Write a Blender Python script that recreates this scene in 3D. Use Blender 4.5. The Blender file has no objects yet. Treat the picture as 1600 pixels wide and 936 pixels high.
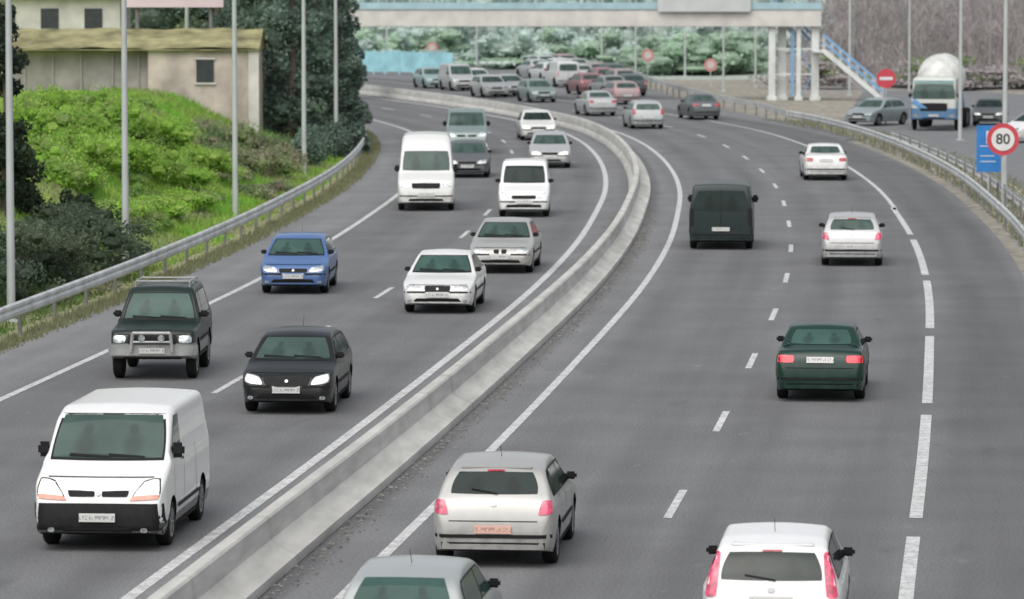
import bpy, bmesh, math, random
import numpy as np
from mathutils import Vector, Matrix
from mathutils.bvhtree import BVHTree
random.seed(7); rng=np.random.default_rng(7)
sc=bpy.context.scene; COL=sc.collection
# ------------------------------------------------ camera geometry
FPX=6870.0; H=8.33; PIT=math.atan(518/FPX)
cam=bpy.data.cameras.new("camera"); camo=bpy.data.objects.new("camera",cam); COL.objects.link(camo)
cam.sensor_width=36; cam.lens=FPX/1600*36; cam.clip_end=6000; cam.clip_start=1
cam.dof.use_dof=True; cam.dof.focus_distance=75; cam.dof.aperture_fstop=2.6
camo.location=(0,0,H); camo.rotation_euler=(math.pi/2-PIT,0,0); sc.camera=camo
def G(px,py,z=0.0):
    "ground position seen in the survey photo"
    cp,sp=math.cos(PIT),math.sin(PIT); a=px-800; b=468-py
    d=(a, FPX*cp+b*sp, -FPX*sp+b*cp); t=(z-H)/d[2]
    return (d[0]*t,d[1]*t)
# ------------------------------------------------ road axis
RP=[(20,-6.1),(30,-5.1),(45,-3.6),(58,-2.25),(75,-.44),(92.8,1.35),(116.8,3.57),(133,4.75),(148.6,5.6),(165,6.3),(181.7,6.6),(199,6.5),(212,6.1),(225,5.2),(240,3.2),(255,.5),(270,-2.8),(290,-7.9),(320,-16),(360,-29),(420,-52)]
RY=np.array([p[0] for p in RP],float); RXs=np.array([p[1] for p in RP],float); RM=np.gradient(RXs,RY)
def RX(y):
    if y<=RY[0]: return RXs[0]+RM[0]*(y-RY[0])
    if y>=RY[-1]: return RXs[-1]+RM[-1]*(y-RY[-1])
    i=min(int(np.searchsorted(RY,y,side='right')-1),len(RY)-2); h=RY[i+1]-RY[i]; t=(y-RY[i])/h
    return (2*t**3-3*t*t+1)*RXs[i]+(t**3-2*t*t+t)*h*RM[i]+(-2*t**3+3*t*t)*RXs[i+1]+(t**3-t*t)*h*RM[i+1]
def ANG(y): return math.atan((RX(y+1)-RX(y-1))/2)
def OFF(y,o):
    a=ANG(y); return (RX(y)+math.cos(a)*o, y-math.sin(a)*o)
def ss(a,b,x):
    t=min(1,max(0,(x-a)/(b-a))); return t*t*(3-2*t)
# ------------------------------------------------ materials
def base_mat(name):
    m=bpy.data.materials.new(name); m.use_nodes=True; nt=m.node_tree
    return m,nt,nt.nodes["Principled BSDF"]
def noise_fac(nt,scale,lo,hi,coord='Object',detail=5,vscale=None,a=.3,b=.7):
    tc=nt.nodes.new("ShaderNodeTexCoord"); out=tc.outputs[coord]
    if vscale:
        mp=nt.nodes.new("ShaderNodeMapping"); mp.inputs['Scale'].default_value=vscale
        nt.links.new(out,mp.inputs[0]); out=mp.outputs[0]
    n=nt.nodes.new("ShaderNodeTexNoise"); n.inputs['Scale'].default_value=scale; n.inputs['Detail'].default_value=detail
    nt.links.new(out,n.inputs['Vector'])
    r=nt.nodes.new("ShaderNodeMapRange"); r.inputs[1].default_value=a; r.inputs[2].default_value=b
    r.inputs[3].default_value=lo; r.inputs[4].default_value=hi; nt.links.new(n.outputs['Fac'],r.inputs[0])
    return r.outputs[0],n.outputs['Fac']
def mul(nt,colout,fac):
    v=nt.nodes.new("ShaderNodeVectorMath"); v.operation='SCALE'
    nt.links.new(colout,v.inputs[0]); nt.links.new(fac,v.inputs['Scale']); return v.outputs[0]
def rgb(nt,c):
    n=nt.nodes.new("ShaderNodeRGB"); n.outputs[0].default_value=(*c,1); return n.outputs[0]
def mix(nt,f,a,b):
    n=nt.nodes.new("ShaderNodeMix"); n.data_type='RGBA'
    if isinstance(f,float): n.inputs[0].default_value=f
    else: nt.links.new(f,n.inputs[0])
    nt.links.new(a,n.inputs[6]); nt.links.new(b,n.inputs[7]); return n.outputs[2]
MC={}
def mat(name,col,rough=.6,metal=0,var=.12,scale=4,coat=0,es=0,bump=0):
    if name in MC: return MC[name]
    m,nt,b=base_mat(name)
    c=rgb(nt,col)
    if var:
        f,raw=noise_fac(nt,scale,1-var,1+var); c=mul(nt,c,f)
        if bump:
            bp=nt.nodes.new("ShaderNodeBump"); bp.inputs['Strength'].default_value=bump; nt.links.new(raw,bp.inputs['Height']); nt.links.new(bp.outputs[0],b.inputs['Normal'])
    nt.links.new(c,b.inputs['Base Color'])
    b.inputs['Roughness'].default_value=rough; b.inputs['Metallic'].default_value=metal; b.inputs['Coat Weight'].default_value=coat
    if rough>=.55: b.inputs['Specular IOR Level'].default_value=.25
    if es:
        nt.links.new(c,b.inputs['Emission Color']); b.inputs['Emission Strength'].default_value=es
    MC[name]=m; return m
def paint(name,col,metal=.0,rough=.38,low=None,lowz=.5,coat=.6,dirt=1.0,spec=.5):
    key="paint_"+name
    if key in MC: return MC[key]
    m,nt,b=base_mat(key); c=rgb(nt,col)
    tc=nt.nodes.new("ShaderNodeTexCoord"); sp=nt.nodes.new("ShaderNodeSeparateXYZ"); nt.links.new(tc.outputs['Object'],sp.inputs[0])
    if low:
        g=nt.nodes.new("ShaderNodeMath"); g.operation='LESS_THAN'; g.inputs[1].default_value=lowz; nt.links.new(sp.outputs[2],g.inputs[0])
        c=mix(nt,g.outputs[0],c,rgb(nt,low))
    f,_=noise_fac(nt,5,0.,.9*dirt,a=.35,b=.75)
    r=nt.nodes.new("ShaderNodeMapRange"); r.inputs[1].default_value=.15; r.inputs[2].default_value=.8; r.inputs[3].default_value=.8; r.inputs[4].default_value=.05; nt.links.new(sp.outputs[2],r.inputs[0])
    mm=nt.nodes.new("ShaderNodeMath"); mm.operation='MULTIPLY'; nt.links.new(f,mm.inputs[0]); nt.links.new(r.outputs[0],mm.inputs[1])
    c=mix(nt,mm.outputs[0],c,rgb(nt,(.10,.095,.085)))
    nt.links.new(c,b.inputs['Base Color']); b.inputs['Metallic'].default_value=metal; b.inputs['Roughness'].default_value=rough
    b.inputs['Coat Weight'].default_value=coat; b.inputs['Coat Roughness'].default_value=.05; b.inputs['Specular IOR Level'].default_value=spec
    MC[key]=m; return m
def attr_mat(name,scale=1.5,lo=.75,hi=1.25,rough=.85,trans=0,bump=0):
    m,nt,b=base_mat(name); a=nt.nodes.new("ShaderNodeAttribute"); a.attribute_name="Col"
    f,raw=noise_fac(nt,scale,lo,hi); c=mul(nt,a.outputs['Color'],f)
    nt.links.new(c,b.inputs['Base Color']); b.inputs['Roughness'].default_value=rough; b.inputs['Specular IOR Level'].default_value=.2
    if bump:
        bp=nt.nodes.new("ShaderNodeBump"); bp.inputs['Strength'].default_value=bump; nt.links.new(raw,bp.inputs['Height']); nt.links.new(bp.outputs[0],b.inputs['Normal'])
    if trans:
        t=nt.nodes.new("ShaderNodeBsdfTranslucent"); nt.links.new(c,t.inputs[0]); mx=nt.nodes.new("ShaderNodeMixShader"); mx.inputs[0].default_value=trans
        nt.links.new(b.outputs[0],mx.inputs[1]); nt.links.new(t.outputs[0],mx.inputs[2]); nt.links.new(mx.outputs[0],nt.nodes["Material Output"].inputs[0])
    return m
def glass_mat(name,col,dark,k=.55,spec=.35):
    m,nt,b=base_mat(name); c=rgb(nt,col); f,_=noise_fac(nt,1.6,.8,1.2,detail=2); c=mul(nt,c,f)
    tc=nt.nodes.new("ShaderNodeTexCoord")
    for cx,w,h,cy in((.28,.10,.30,.30),(.72,.10,.30,.30),(.28,.05,.13,.66),(.72,.05,.13,.66)):
        s=nt.nodes.new("ShaderNodeVectorMath"); s.operation='SUBTRACT'; s.inputs[1].default_value=(cx,cy,0); nt.links.new(tc.outputs['UV'],s.inputs[0])
        q=nt.nodes.new("ShaderNodeVectorMath"); q.operation='MULTIPLY'; q.inputs[1].default_value=(1/w,1/h,0); nt.links.new(s.outputs[0],q.inputs[0])
        l=nt.nodes.new("ShaderNodeVectorMath"); l.operation='LENGTH'; nt.links.new(q.outputs[0],l.inputs[0])
        r=nt.nodes.new("ShaderNodeMapRange"); r.inputs[1].default_value=.55; r.inputs[2].default_value=1.25; r.inputs[3].default_value=k; r.inputs[4].default_value=0; nt.links.new(l.outputs['Value'],r.inputs[0])
        c=mix(nt,r.outputs[0],c,rgb(nt,dark))
    nt.links.new(c,b.inputs['Base Color']); b.inputs['Roughness'].default_value=.05; b.inputs['Specular IOR Level'].default_value=spec; MC[name]=m; return m
M_GLASS=glass_mat("glass_dark",(.016,.028,.025),(.006,.010,.009),spec=.28)
M_GLASS2=glass_mat("glass_green",(.050,.084,.072),(.020,.033,.028))
M_GLASS3=glass_mat("glass_teal",(.045,.092,.078),(.015,.03,.026),spec=.3)
M_BLACK=mat("black_plastic",(.012,.012,.013),.65,0,.3,9)
M_WELL=mat("wheel_well",(.006,.006,.006),.9,0,0)
M_TYRE=mat("tyre_rubber",(.012,.012,.012),.85,0,.3,12)
M_RIM=mat("rim_alloy",(.30,.30,.31),.4,.6,.2,8)
M_HL=mat("headlight_glass",(.38,.41,.42),.1,.4,.55,13,coat=1)
M_HLON=mat("headlight_lit",(.88,.84,.76),.15,0,.5,11,coat=1,es=.3)
M_AMB=mat("indicator_amber",(.72,.28,.20),.25,0,.25,12,coat=.6)
M_TL=mat("tail_light_red",(.36,.02,.03),.25,0,.4,14,coat=.5)
M_TLON=mat("tail_light_lit",(.66,.025,.045),.25,0,.4,14,coat=.5,es=.25)
M_TLP=mat("tail_light_pinkish",(.56,.06,.13),.25,0,.5,14,coat=.5,es=.1)
M_CHROME=mat("chrome",(.35,.35,.35),.35,.8,.1,9)
M_SEAM=mat("seam_dark",(.014,.014,.014),.85,0,0)
M_SEAL=mat("window_seal",(.012,.013,.013),.6,0,0)
def plate_mat(name,bg_,fg_):
    m,nt,b=base_mat(name)
    tc=nt.nodes.new("ShaderNodeTexCoord"); mp=nt.nodes.new("ShaderNodeMapping"); mp.inputs['Scale'].default_value=(18,2.5,1)
    nt.links.new(tc.outputs['UV'],mp.inputs[0]); n=nt.nodes.new("ShaderNodeTexNoise"); n.inputs['Scale'].default_value=1; n.inputs['Detail'].default_value=0; nt.links.new(mp.outputs[0],n.inputs['Vector'])
    g=nt.nodes.new("ShaderNodeMapRange"); g.inputs[1].default_value=.48; g.inputs[2].default_value=.62; nt.links.new(n.outputs['Fac'],g.inputs[0])
    sp=nt.nodes.new("ShaderNodeSeparateXYZ"); nt.links.new(tc.outputs['UV'],sp.inputs[0])
    a=nt.nodes.new("ShaderNodeMath"); a.operation='COMPARE'; a.inputs[1].default_value=.5; a.inputs[2].default_value=.25; nt.links.new(sp.outputs[1],a.inputs[0])
    x=nt.nodes.new("ShaderNodeMath"); x.operation='MULTIPLY'; nt.links.new(g.outputs[0],x.inputs[0]); nt.links.new(a.outputs[0],x.inputs[1])
    nt.links.new(mix(nt,x.outputs[0],rgb(nt,bg_),rgb(nt,fg_)),b.inputs['Base Color']); b.inputs['Roughness'].default_value=.4
    return m
M_PLATE=plate_mat("licence_plate",(.58,.58,.56),(.30,.30,.31)); M_PLATER=plate_mat("licence_plate_reddish",(.66,.42,.34),(.45,.25,.2))
# ------------------------------------------------ mesh helpers
def mkmesh(name,v,f,mats=(),smooth=False,uv=None,colr=None,sharp=None):
    me=bpy.data.meshes.new(name); me.from_pydata([tuple(p) for p in v],[],[tuple(int(i) for i in q) for q in f])
    for m in mats: me.materials.append(m)
    if uv is not None:
        l=me.uv_layers.new(name="UVMap"); idx=np.zeros(len(me.loops),dtype=np.int32); me.loops.foreach_get("vertex_index",idx)
        l.data.foreach_set("uv",np.asarray(uv,dtype=np.float32)[idx].ravel())
    if colr is not None:
        ca=me.color_attributes.new("Col",'FLOAT_COLOR','POINT'); c=np.ones((len(v),4),dtype=np.float32); c[:,:3]=colr; ca.data.foreach_set("color",c.ravel())
    if smooth: me.polygons.foreach_set("use_smooth",[True]*len(me.polygons))
    me.update(); return me
def add(name,me,parent=None,loc=(0,0,0),rot=(0,0,0),label=None,category=None,kind=None,group=None,scale=None):
    o=bpy.data.objects.new(name,me); COL.objects.link(o); o.location=loc; o.rotation_euler=rot
    if scale: o.scale=scale
    if parent: o.parent=parent
    if label: o["label"]=label
    if category: o["category"]=category
    if kind: o["kind"]=kind
    if group: o["group"]=group
    return o
def fixn(me,ang=.6):
    bm=bmesh.new(); bm.from_mesh(me); bmesh.ops.recalc_face_normals(bm,faces=bm.faces)
    for e in bm.edges:
        if len(e.link_faces)==2 and e.calc_face_angle(0)>ang: e.smooth=False
    for f in bm.faces: f.smooth=True
    bm.to_mesh(me); bm.free(); return me
class Bld:
    "accumulates simple solids in one mesh"
    def __init__(s): s.v=[]; s.f=[]; s.mi=[]
    def add(s,v,f,mi=0):
        k=len(s.v); s.v+=[tuple(p) for p in v]; s.f+=[tuple(i+k for i in q) for q in f]; s.mi+=[mi]*len(f); return s
    def box(s,x0,x1,y0,y1,z0,z1,mi=0):
        v=[(x,y,z) for x in(x0,x1) for y in(y0,y1) for z in(z0,z1)]
        return s.add(v,[(0,1,3,2),(4,6,7,5),(0,4,5,1),(2,3,7,6),(0,2,6,4),(1,5,7,3)],mi)
    def tube(s,p0,p1,r0,r1=None,n=8,mi=0):
        r1=r0 if r1 is None else r1; p0=Vector(p0); p1=Vector(p1); d=(p1-p0).normalized()
        a=d.orthogonal().normalized(); b=d.cross(a); v=[]
        for p,r in((p0,r0),(p1,r1)):
            for i in range(n):
                t=2*math.pi*i/n; v.append(p+a*math.cos(t)*r+b*math.sin(t)*r)
        f=[(i,(i+1)%n,n+(i+1)%n,n+i) for i in range(n)]+[tuple(range(n))[::-1],tuple(range(n,2*n))]
        return s.add(v,f,mi)
    def beam(s,p0,p1,w,h,mi=0):
        p0=Vector(p0); p1=Vector(p1); d=(p1-p0).normalized(); a=d.cross(Vector((0,0,1))); a=a.normalized() if a.length>.01 else Vector((1,0,0)); b=a.cross(d)
        v=[p+a*sx*w/2+b*sz*h/2 for p in(p0,p1) for sx in(-1,1) for sz in(-1,1)]
        return s.add(v,[(0,1,3,2),(4,6,7,5),(0,4,5,1),(2,3,7,6),(0,2,6,4),(1,5,7,3)],mi)
    def mesh(s,name,mats,bevel=0,ang=.6):
        me=mkmesh(name,s.v,s.f,mats); me.polygons.foreach_set("material_index",s.mi)
        if bevel:
            bm=bmesh.new(); bm.from_mesh(me); bmesh.ops.bevel(bm,geom=list(bm.edges),offset=bevel,segments=2,affect='EDGES',clamp_overlap=True); bm.to_mesh(me); bm.free()
        return fixn(me,ang)
def sweep(name,prof,ys,mats,closed=False,z0=0,**kw):
    v=[];uv=[];f=[];n=len(prof);s=0;pp=None
    for y in ys:
        c=OFF(y,0)
        if pp: s+=math.dist(c,pp)
        pp=c
        for o,z in prof:
            p=OFF(y,o); v.append((p[0],p[1],z+z0)); uv.append((o,s))
    for i in range(len(ys)-1):
        for j in range(n if closed else n-1):
            a=i*n+j; b=i*n+(j+1)%n; f.append((a,b,b+n,a+n))
    if closed: f+= [tuple(range(n)),tuple(range((len(ys)-1)*n,len(ys)*n))[::-1]]
    return add(name,fixn(mkmesh(name,v,f,mats,uv=uv)),**kw)
# ------------------------------------------------ terrain
def leftX(y):
    y=min(y,420); return RX(y)-13.5/math.cos(ANG(y))
def hg(x,y):
    d=leftX(y)-x; yy=y
    bank=3.0*ss(.7,9.5,d)*(1-.8*ss(222,250,yy))+.8*ss(12,40,d)*(1-ss(222,250,yy)) if d>0 else 0
    bank+=.2*math.sin(x*1.3+y*.4)*math.sin(y*.23)*ss(1.5,5,d) if d>0 else 0
    right=0
    dr=x-(RX(min(y,420))+14)
    if dr>0: right=1.5*ss(25,60,dr)
    return -.05+bank+right+75*ss(440,1700,y)
xs=[-2500,-1500,-900,-500,-300,-180,-110,-75,-60,-50]+[x*.9 for x in range(-50,50)]+[50,60,75,110,180,300,500,900,1500,2500]
ys=[-400,-150,-50,0,20]+[25+2.5*i for i in range(165)]+[450,480,520,580,660,760,900,1100,1400,1800,2500,3500]
gv=[];gc=[]
def gcol(x,y):
    d=leftX(y)-x; n=.5+.5*math.sin(x*.9+1.7*math.sin(y*.21))*math.sin(y*.37+x*.3)
    if y>300 and x>20: return (.27+.02*n,.255+.02*n,.26)
    if y>330: return (.34+.03*n,.39+.03*n,.36)  # far hillside painted pale grey-green in place of air haze
    if d>-1.2:
        if d<.9: return (.24+.05*n,.24+.05*n,.15)
        return (.17+.10*n,.30+.10*n,.05) if y>118 else (.07+.04*n,.12+.06*n,.04)
    if x>RX(y)+8: return (.25+.06*n,.235+.05*n,.21+.02*n)
    return (.12,.12,.11)
for y in ys:
    for x in xs: gv.append((x,y,hg(x,y))); gc.append(gcol(x,y))
nx=len(xs); gf=[(j*nx+i,j*nx+i+1,(j+1)*nx+i+1,(j+1)*nx+i) for j in range(len(ys)-1) for i in range(nx-1)]
M_GROUND=attr_mat("ground_earth_grass",2.2,.6,1.4,.95,bump=.4)
add("ground",mkmesh("ground",gv,gf,[M_GROUND],smooth=True,colr=np.array(gc)),kind="structure")
# ------------------------------------------------ road
def road_mat():
    m,nt,b=base_mat("asphalt")
    tc=nt.nodes.new("ShaderNodeTexCoord"); sp=nt.nodes.new("ShaderNodeSeparateXYZ"); nt.links.new(tc.outputs['UV'],sp.inputs[0])
    ramp=nt.nodes.new("ShaderNodeValToRGB"); mr=nt.nodes.new("ShaderNodeMapRange"); mr.inputs[1].default_value=-14; mr.inputs[2].default_value=12; nt.links.new(sp.outputs[0],mr.inputs[0]); nt.links.new(mr.outputs[0],ramp.inputs[0])
    stops=[(-13.4,.17),(-12.3,.18),(-10.9,.16),(-10.0,.14),(-9.4,.122),(-8.5,.142),(-7.4,.122),(-6.4,.145),(-5.6,.12),(-4.6,.14),(-3.6,.12),(-2.6,.165),(-1.3,.11),(-.90,.115),(-.66,.165),(0.2,.15),(1.0,.122),(1.9,.14),(2.9,.122),(3.7,.145),(4.7,.122),(5.6,.14),(6.5,.12),(7.5,.13),(8.2,.106),(9.6,.108),(10.4,.17)]
    e=ramp.color_ramp.elements
    while len(e)<len(stops): e.new(.5)
    for el,(o,v) in zip(e,stops): v*=1.1; el.position=(o+14)/26; el.color=(v*.99,v,v*1.015,1)
    c=ramp.outputs[0]
    f1,_=noise_fac(nt,1,.86,1.14,'UV',6,(1.1,.035,1)); c=mul(nt,c,f1)
    f2,_=noise_fac(nt,.35,.88,1.12,'UV',6); c=mul(nt,c,f2)
    f3,raw=noise_fac(nt,22,.64,1.38,'UV',3,a=.25,b=.75); c=mul(nt,c,f3)
    f4,_=noise_fac(nt,1,1,.74,'UV',3,(.9,.22,1),a=.66,b=.78); c=mul(nt,c,f4)
    f5,_=noise_fac(nt,1,1,1.25,'UV',5,(2.5,.9,1),a=.66,b=.74); c=mul(nt,c,f5)
    nt.links.new(c,b.inputs['Base Color']); b.inputs['Roughness'].default_value=.8; b.inputs['Specular IOR Level'].default_value=.35
    bp=nt.nodes.new("ShaderNodeBump"); bp.inputs['Strength'].default_value=.25; bp.inputs['Distance'].default_value=.02; nt.links.new(raw,bp.inputs['Height']); nt.links.new(bp.outputs[0],b.inputs['Normal'])
    return m
M_ROAD=road_mat()
YS=[20+2.0*i for i in range(201)]
sweep("road",[(-12.7,0),(-10.4,0),(-6.5,0),(-2.8,0),(-1.6,0),(0,0),(3.7,0),(7.4,0),(10.1,0)],YS,[M_ROAD],kind="structure")
M_ASPH2=mat("asphalt_side",(.18,.184,.188),.85,0,.16,.8,bump=.1)
far=[(9,214),(17.0,214),(16,232),(13.6,250),(10.6,283),(9,318),(8,350),(2,362),(-6,362),(-14,362),(-40,368),(-40,330),(-14,292),(-4,258)]
add("road",mkmesh("slip_road",[(x,y,-.012) for x,y in far],[tuple(range(len(far)))],[M_ASPH2]),kind="structure")
side=[(19.3,150),(19.6,185),(19.4,215),(18,240),(24,300),(60,300),(60,190),(30,150)]
add("road",mkmesh("side_road",[(x,y,-.02) for x,y in side],[tuple(range(len(side)))],[M_ASPH2]),kind="structure")
def line_mat():
    m,nt,b=base_mat("road_paint_white"); c=rgb(nt,(.62,.62,.61))
    f,_=noise_fac(nt,3.5,.7,1.15,detail=6); c=mul(nt,c,f)
    f,_=noise_fac(nt,14,0,.8,detail=5,a=.52,b=.66); c=mix(nt,f,c,rgb(nt,(.2,.2,.2)))
    nt.links.new(c,b.inputs['Base Color']); b.inputs['Roughness'].default_value=.6; return m
M_LINE=line_mat()
def line(o,w,y0,y1,step=2.5):
    n=max(1,int((y1-y0)/step)); return sweep("road_marking",[(o-w/2,.006),(o+w/2,.006)],list(np.linspace(y0,y1,n+1)),[M_LINE],kind="structure")
line(0,.17,20,400); line(-2.8,.19,20,400); line(-10.4,.17,20,400)
line(7.5,.15,152,400)
def dashes(o,w,c0,cyc,ln,y0,y1):
    v=[];f=[]; c=c0
    while c>y0: c-=cyc
    while c<y1:
        for a,b2 in((c-ln/2,c),(c,c+ln/2)):
            k=len(v)
            for y in(a,b2):
                for q in(-w/2,w/2):
                    p=OFF(y,o+q); v.append((p[0],p[1],.006))
            f.append((k,k+1,k+3,k+2))
        c+=cyc
    add("road_marking",mkmesh("road_marking",v,f,[M_LINE]),kind="structure")
dashes(3.7,.13,68.5,12.5,3.6,25,320)
dashes(-6.5,.13,112.2,12.5,3.8,25,320)
for i in range(-3,7):
    y1=64.9+17.6*i
    if i<=4: line(7.45,.20,y1-15.4,y1)
    elif i==5: line(7.45,.18,y1-15.0,y1+0.5)
# concrete barrier
def conc():
    m,nt,b=base_mat("weathered_concrete"); c=rgb(nt,(.50,.495,.465))
    f,_=noise_fac(nt,1,.86,1.10,'UV',6,(3,.15,1)); c=mul(nt,c,f)
    f,raw=noise_fac(nt,1,.82,1.14,'Object',6,(2,.7,6)); c=mul(nt,c,f)
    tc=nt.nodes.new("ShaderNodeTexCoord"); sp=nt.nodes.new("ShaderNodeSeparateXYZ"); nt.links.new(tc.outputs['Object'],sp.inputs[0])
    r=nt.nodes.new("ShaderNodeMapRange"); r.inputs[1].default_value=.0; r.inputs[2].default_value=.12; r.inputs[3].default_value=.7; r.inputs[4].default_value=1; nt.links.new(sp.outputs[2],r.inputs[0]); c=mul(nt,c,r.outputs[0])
    f,_=noise_fac(nt,1,1,.72,'UV',4,(.1,1.2,1),a=.6,b=.74); c=mul(nt,c,f)
    nt.links.new(c,b.inputs['Base Color']); b.inputs['Roughness'].default_value=.85; return m
M_CONC=conc()
sweep("concrete_barrier",[(-1.93,.008),(-1.9,.09),(-1.76,.26),(-1.73,.62),(-1.71,.65),(-1.54,.65),(-1.51,.62),(-1.47,.33),(-1.38,.25),(-1.18,.15),(-1.10,.13),(-1.08,.008)],YS,[M_CONC],closed=True,
      label="long weathered concrete median barrier between the two carriageways",category="barrier")
cv=[];cf=[]
for i in range(2800):
    y=rng.uniform(45,150); o=rng.choice([rng.normal(-.95,.07),rng.normal(-.85,.12),rng.normal(-2.15,.1)]); p=OFF(y,o); r=rng.uniform(.01,.035); k=len(cv)
    cv+=[(p[0]-r,p[1]-r,.007),(p[0]+r,p[1]-r*.7,.007),(p[0]+r*.3,p[1]+r,.007),(p[0],p[1],.01+r*.8)]; cf+=[(k,k+1,k+3),(k+1,k+2,k+3),(k+2,k,k+3)]
add("gravel",mkmesh("gravel",cv,cf,[mat("grit",(.16,.155,.14),.95,0,.7,3)]),kind="stuff",label="grit and litter along the foot of the concrete barrier",category="gravel")
# guard rails
M_GALV=mat("galvanised_steel",(.58,.59,.58),.42,.25,.25,1.3)
M_POST=mat("galvanised_post",(.24,.24,.23),.55,.3,.25,3)
def railprof(o,sgn,zo=0):
    fr=[(0,.77),(.05,.73),(.055,.67),(.01,.615),(.055,.56),(.05,.48),(0,.42)]
    return [(o+sgn*a,z+zo) for a,z in fr]+[(o+sgn*(a-.012),z+zo) for a,z in fr[::-1]]
def guardrail(o,sgn,y0,y1,label,tail=None):
    ob=sweep("guard_rail",railprof(o,sgn),list(np.arange(y0,y1,1.5)),[M_GALV],closed=True,label=label,category="guard rail",group="steel guard rails along the motorway")
    pm=Bld().box(-.04,.04,-.05,.05,-.3,.72).mesh("post",[M_POST],.01)
    y=y0+1
    while y<y1-1:
        p=OFF(y,o-sgn*.08); add("post",pm,ob,(p[0],p[1],0),(0,0,-ANG(y))); y+=4
    return ob
guardrail(-13.2,1,82,262,"long galvanised steel guard rail on posts at the grassy bank")
guardrail(10.5,-1,84,234,"galvanised steel guard rail on posts beside the outer lane")
guardrail(11.4,1,120,206,"second galvanised guard rail on posts facing the slip road")
def polyrail(pts,label):
    b=Bld()
    for (x0,y0),(x1,y1) in zip(pts[:-1],pts[1:]):
        b.beam((x0,y0,.61),(x1,y1,.61),.05,.3)
        n=max(1,int(math.dist((x0,y0),(x1,y1))/4))
        for i in range(n):
            t=i/n; x=x0+(x1-x0)*t; y=y0+(y1-y0)*t; b.box(x-.05,x+.05,y+.03,y+.12,-.1,.6,1)
    add("guard_rail",b.mesh("guard_rail",[M_GALV,M_POST]),label=label,category="guard rail",group="steel guard rails along the motorway")
p0=OFF(233,10.5)
polyrail([p0,(13.9,250),(12.2,266),(10.8,284),(9.6,305),(8.8,335)],"guard rail following the bend past the footbridge")
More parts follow.
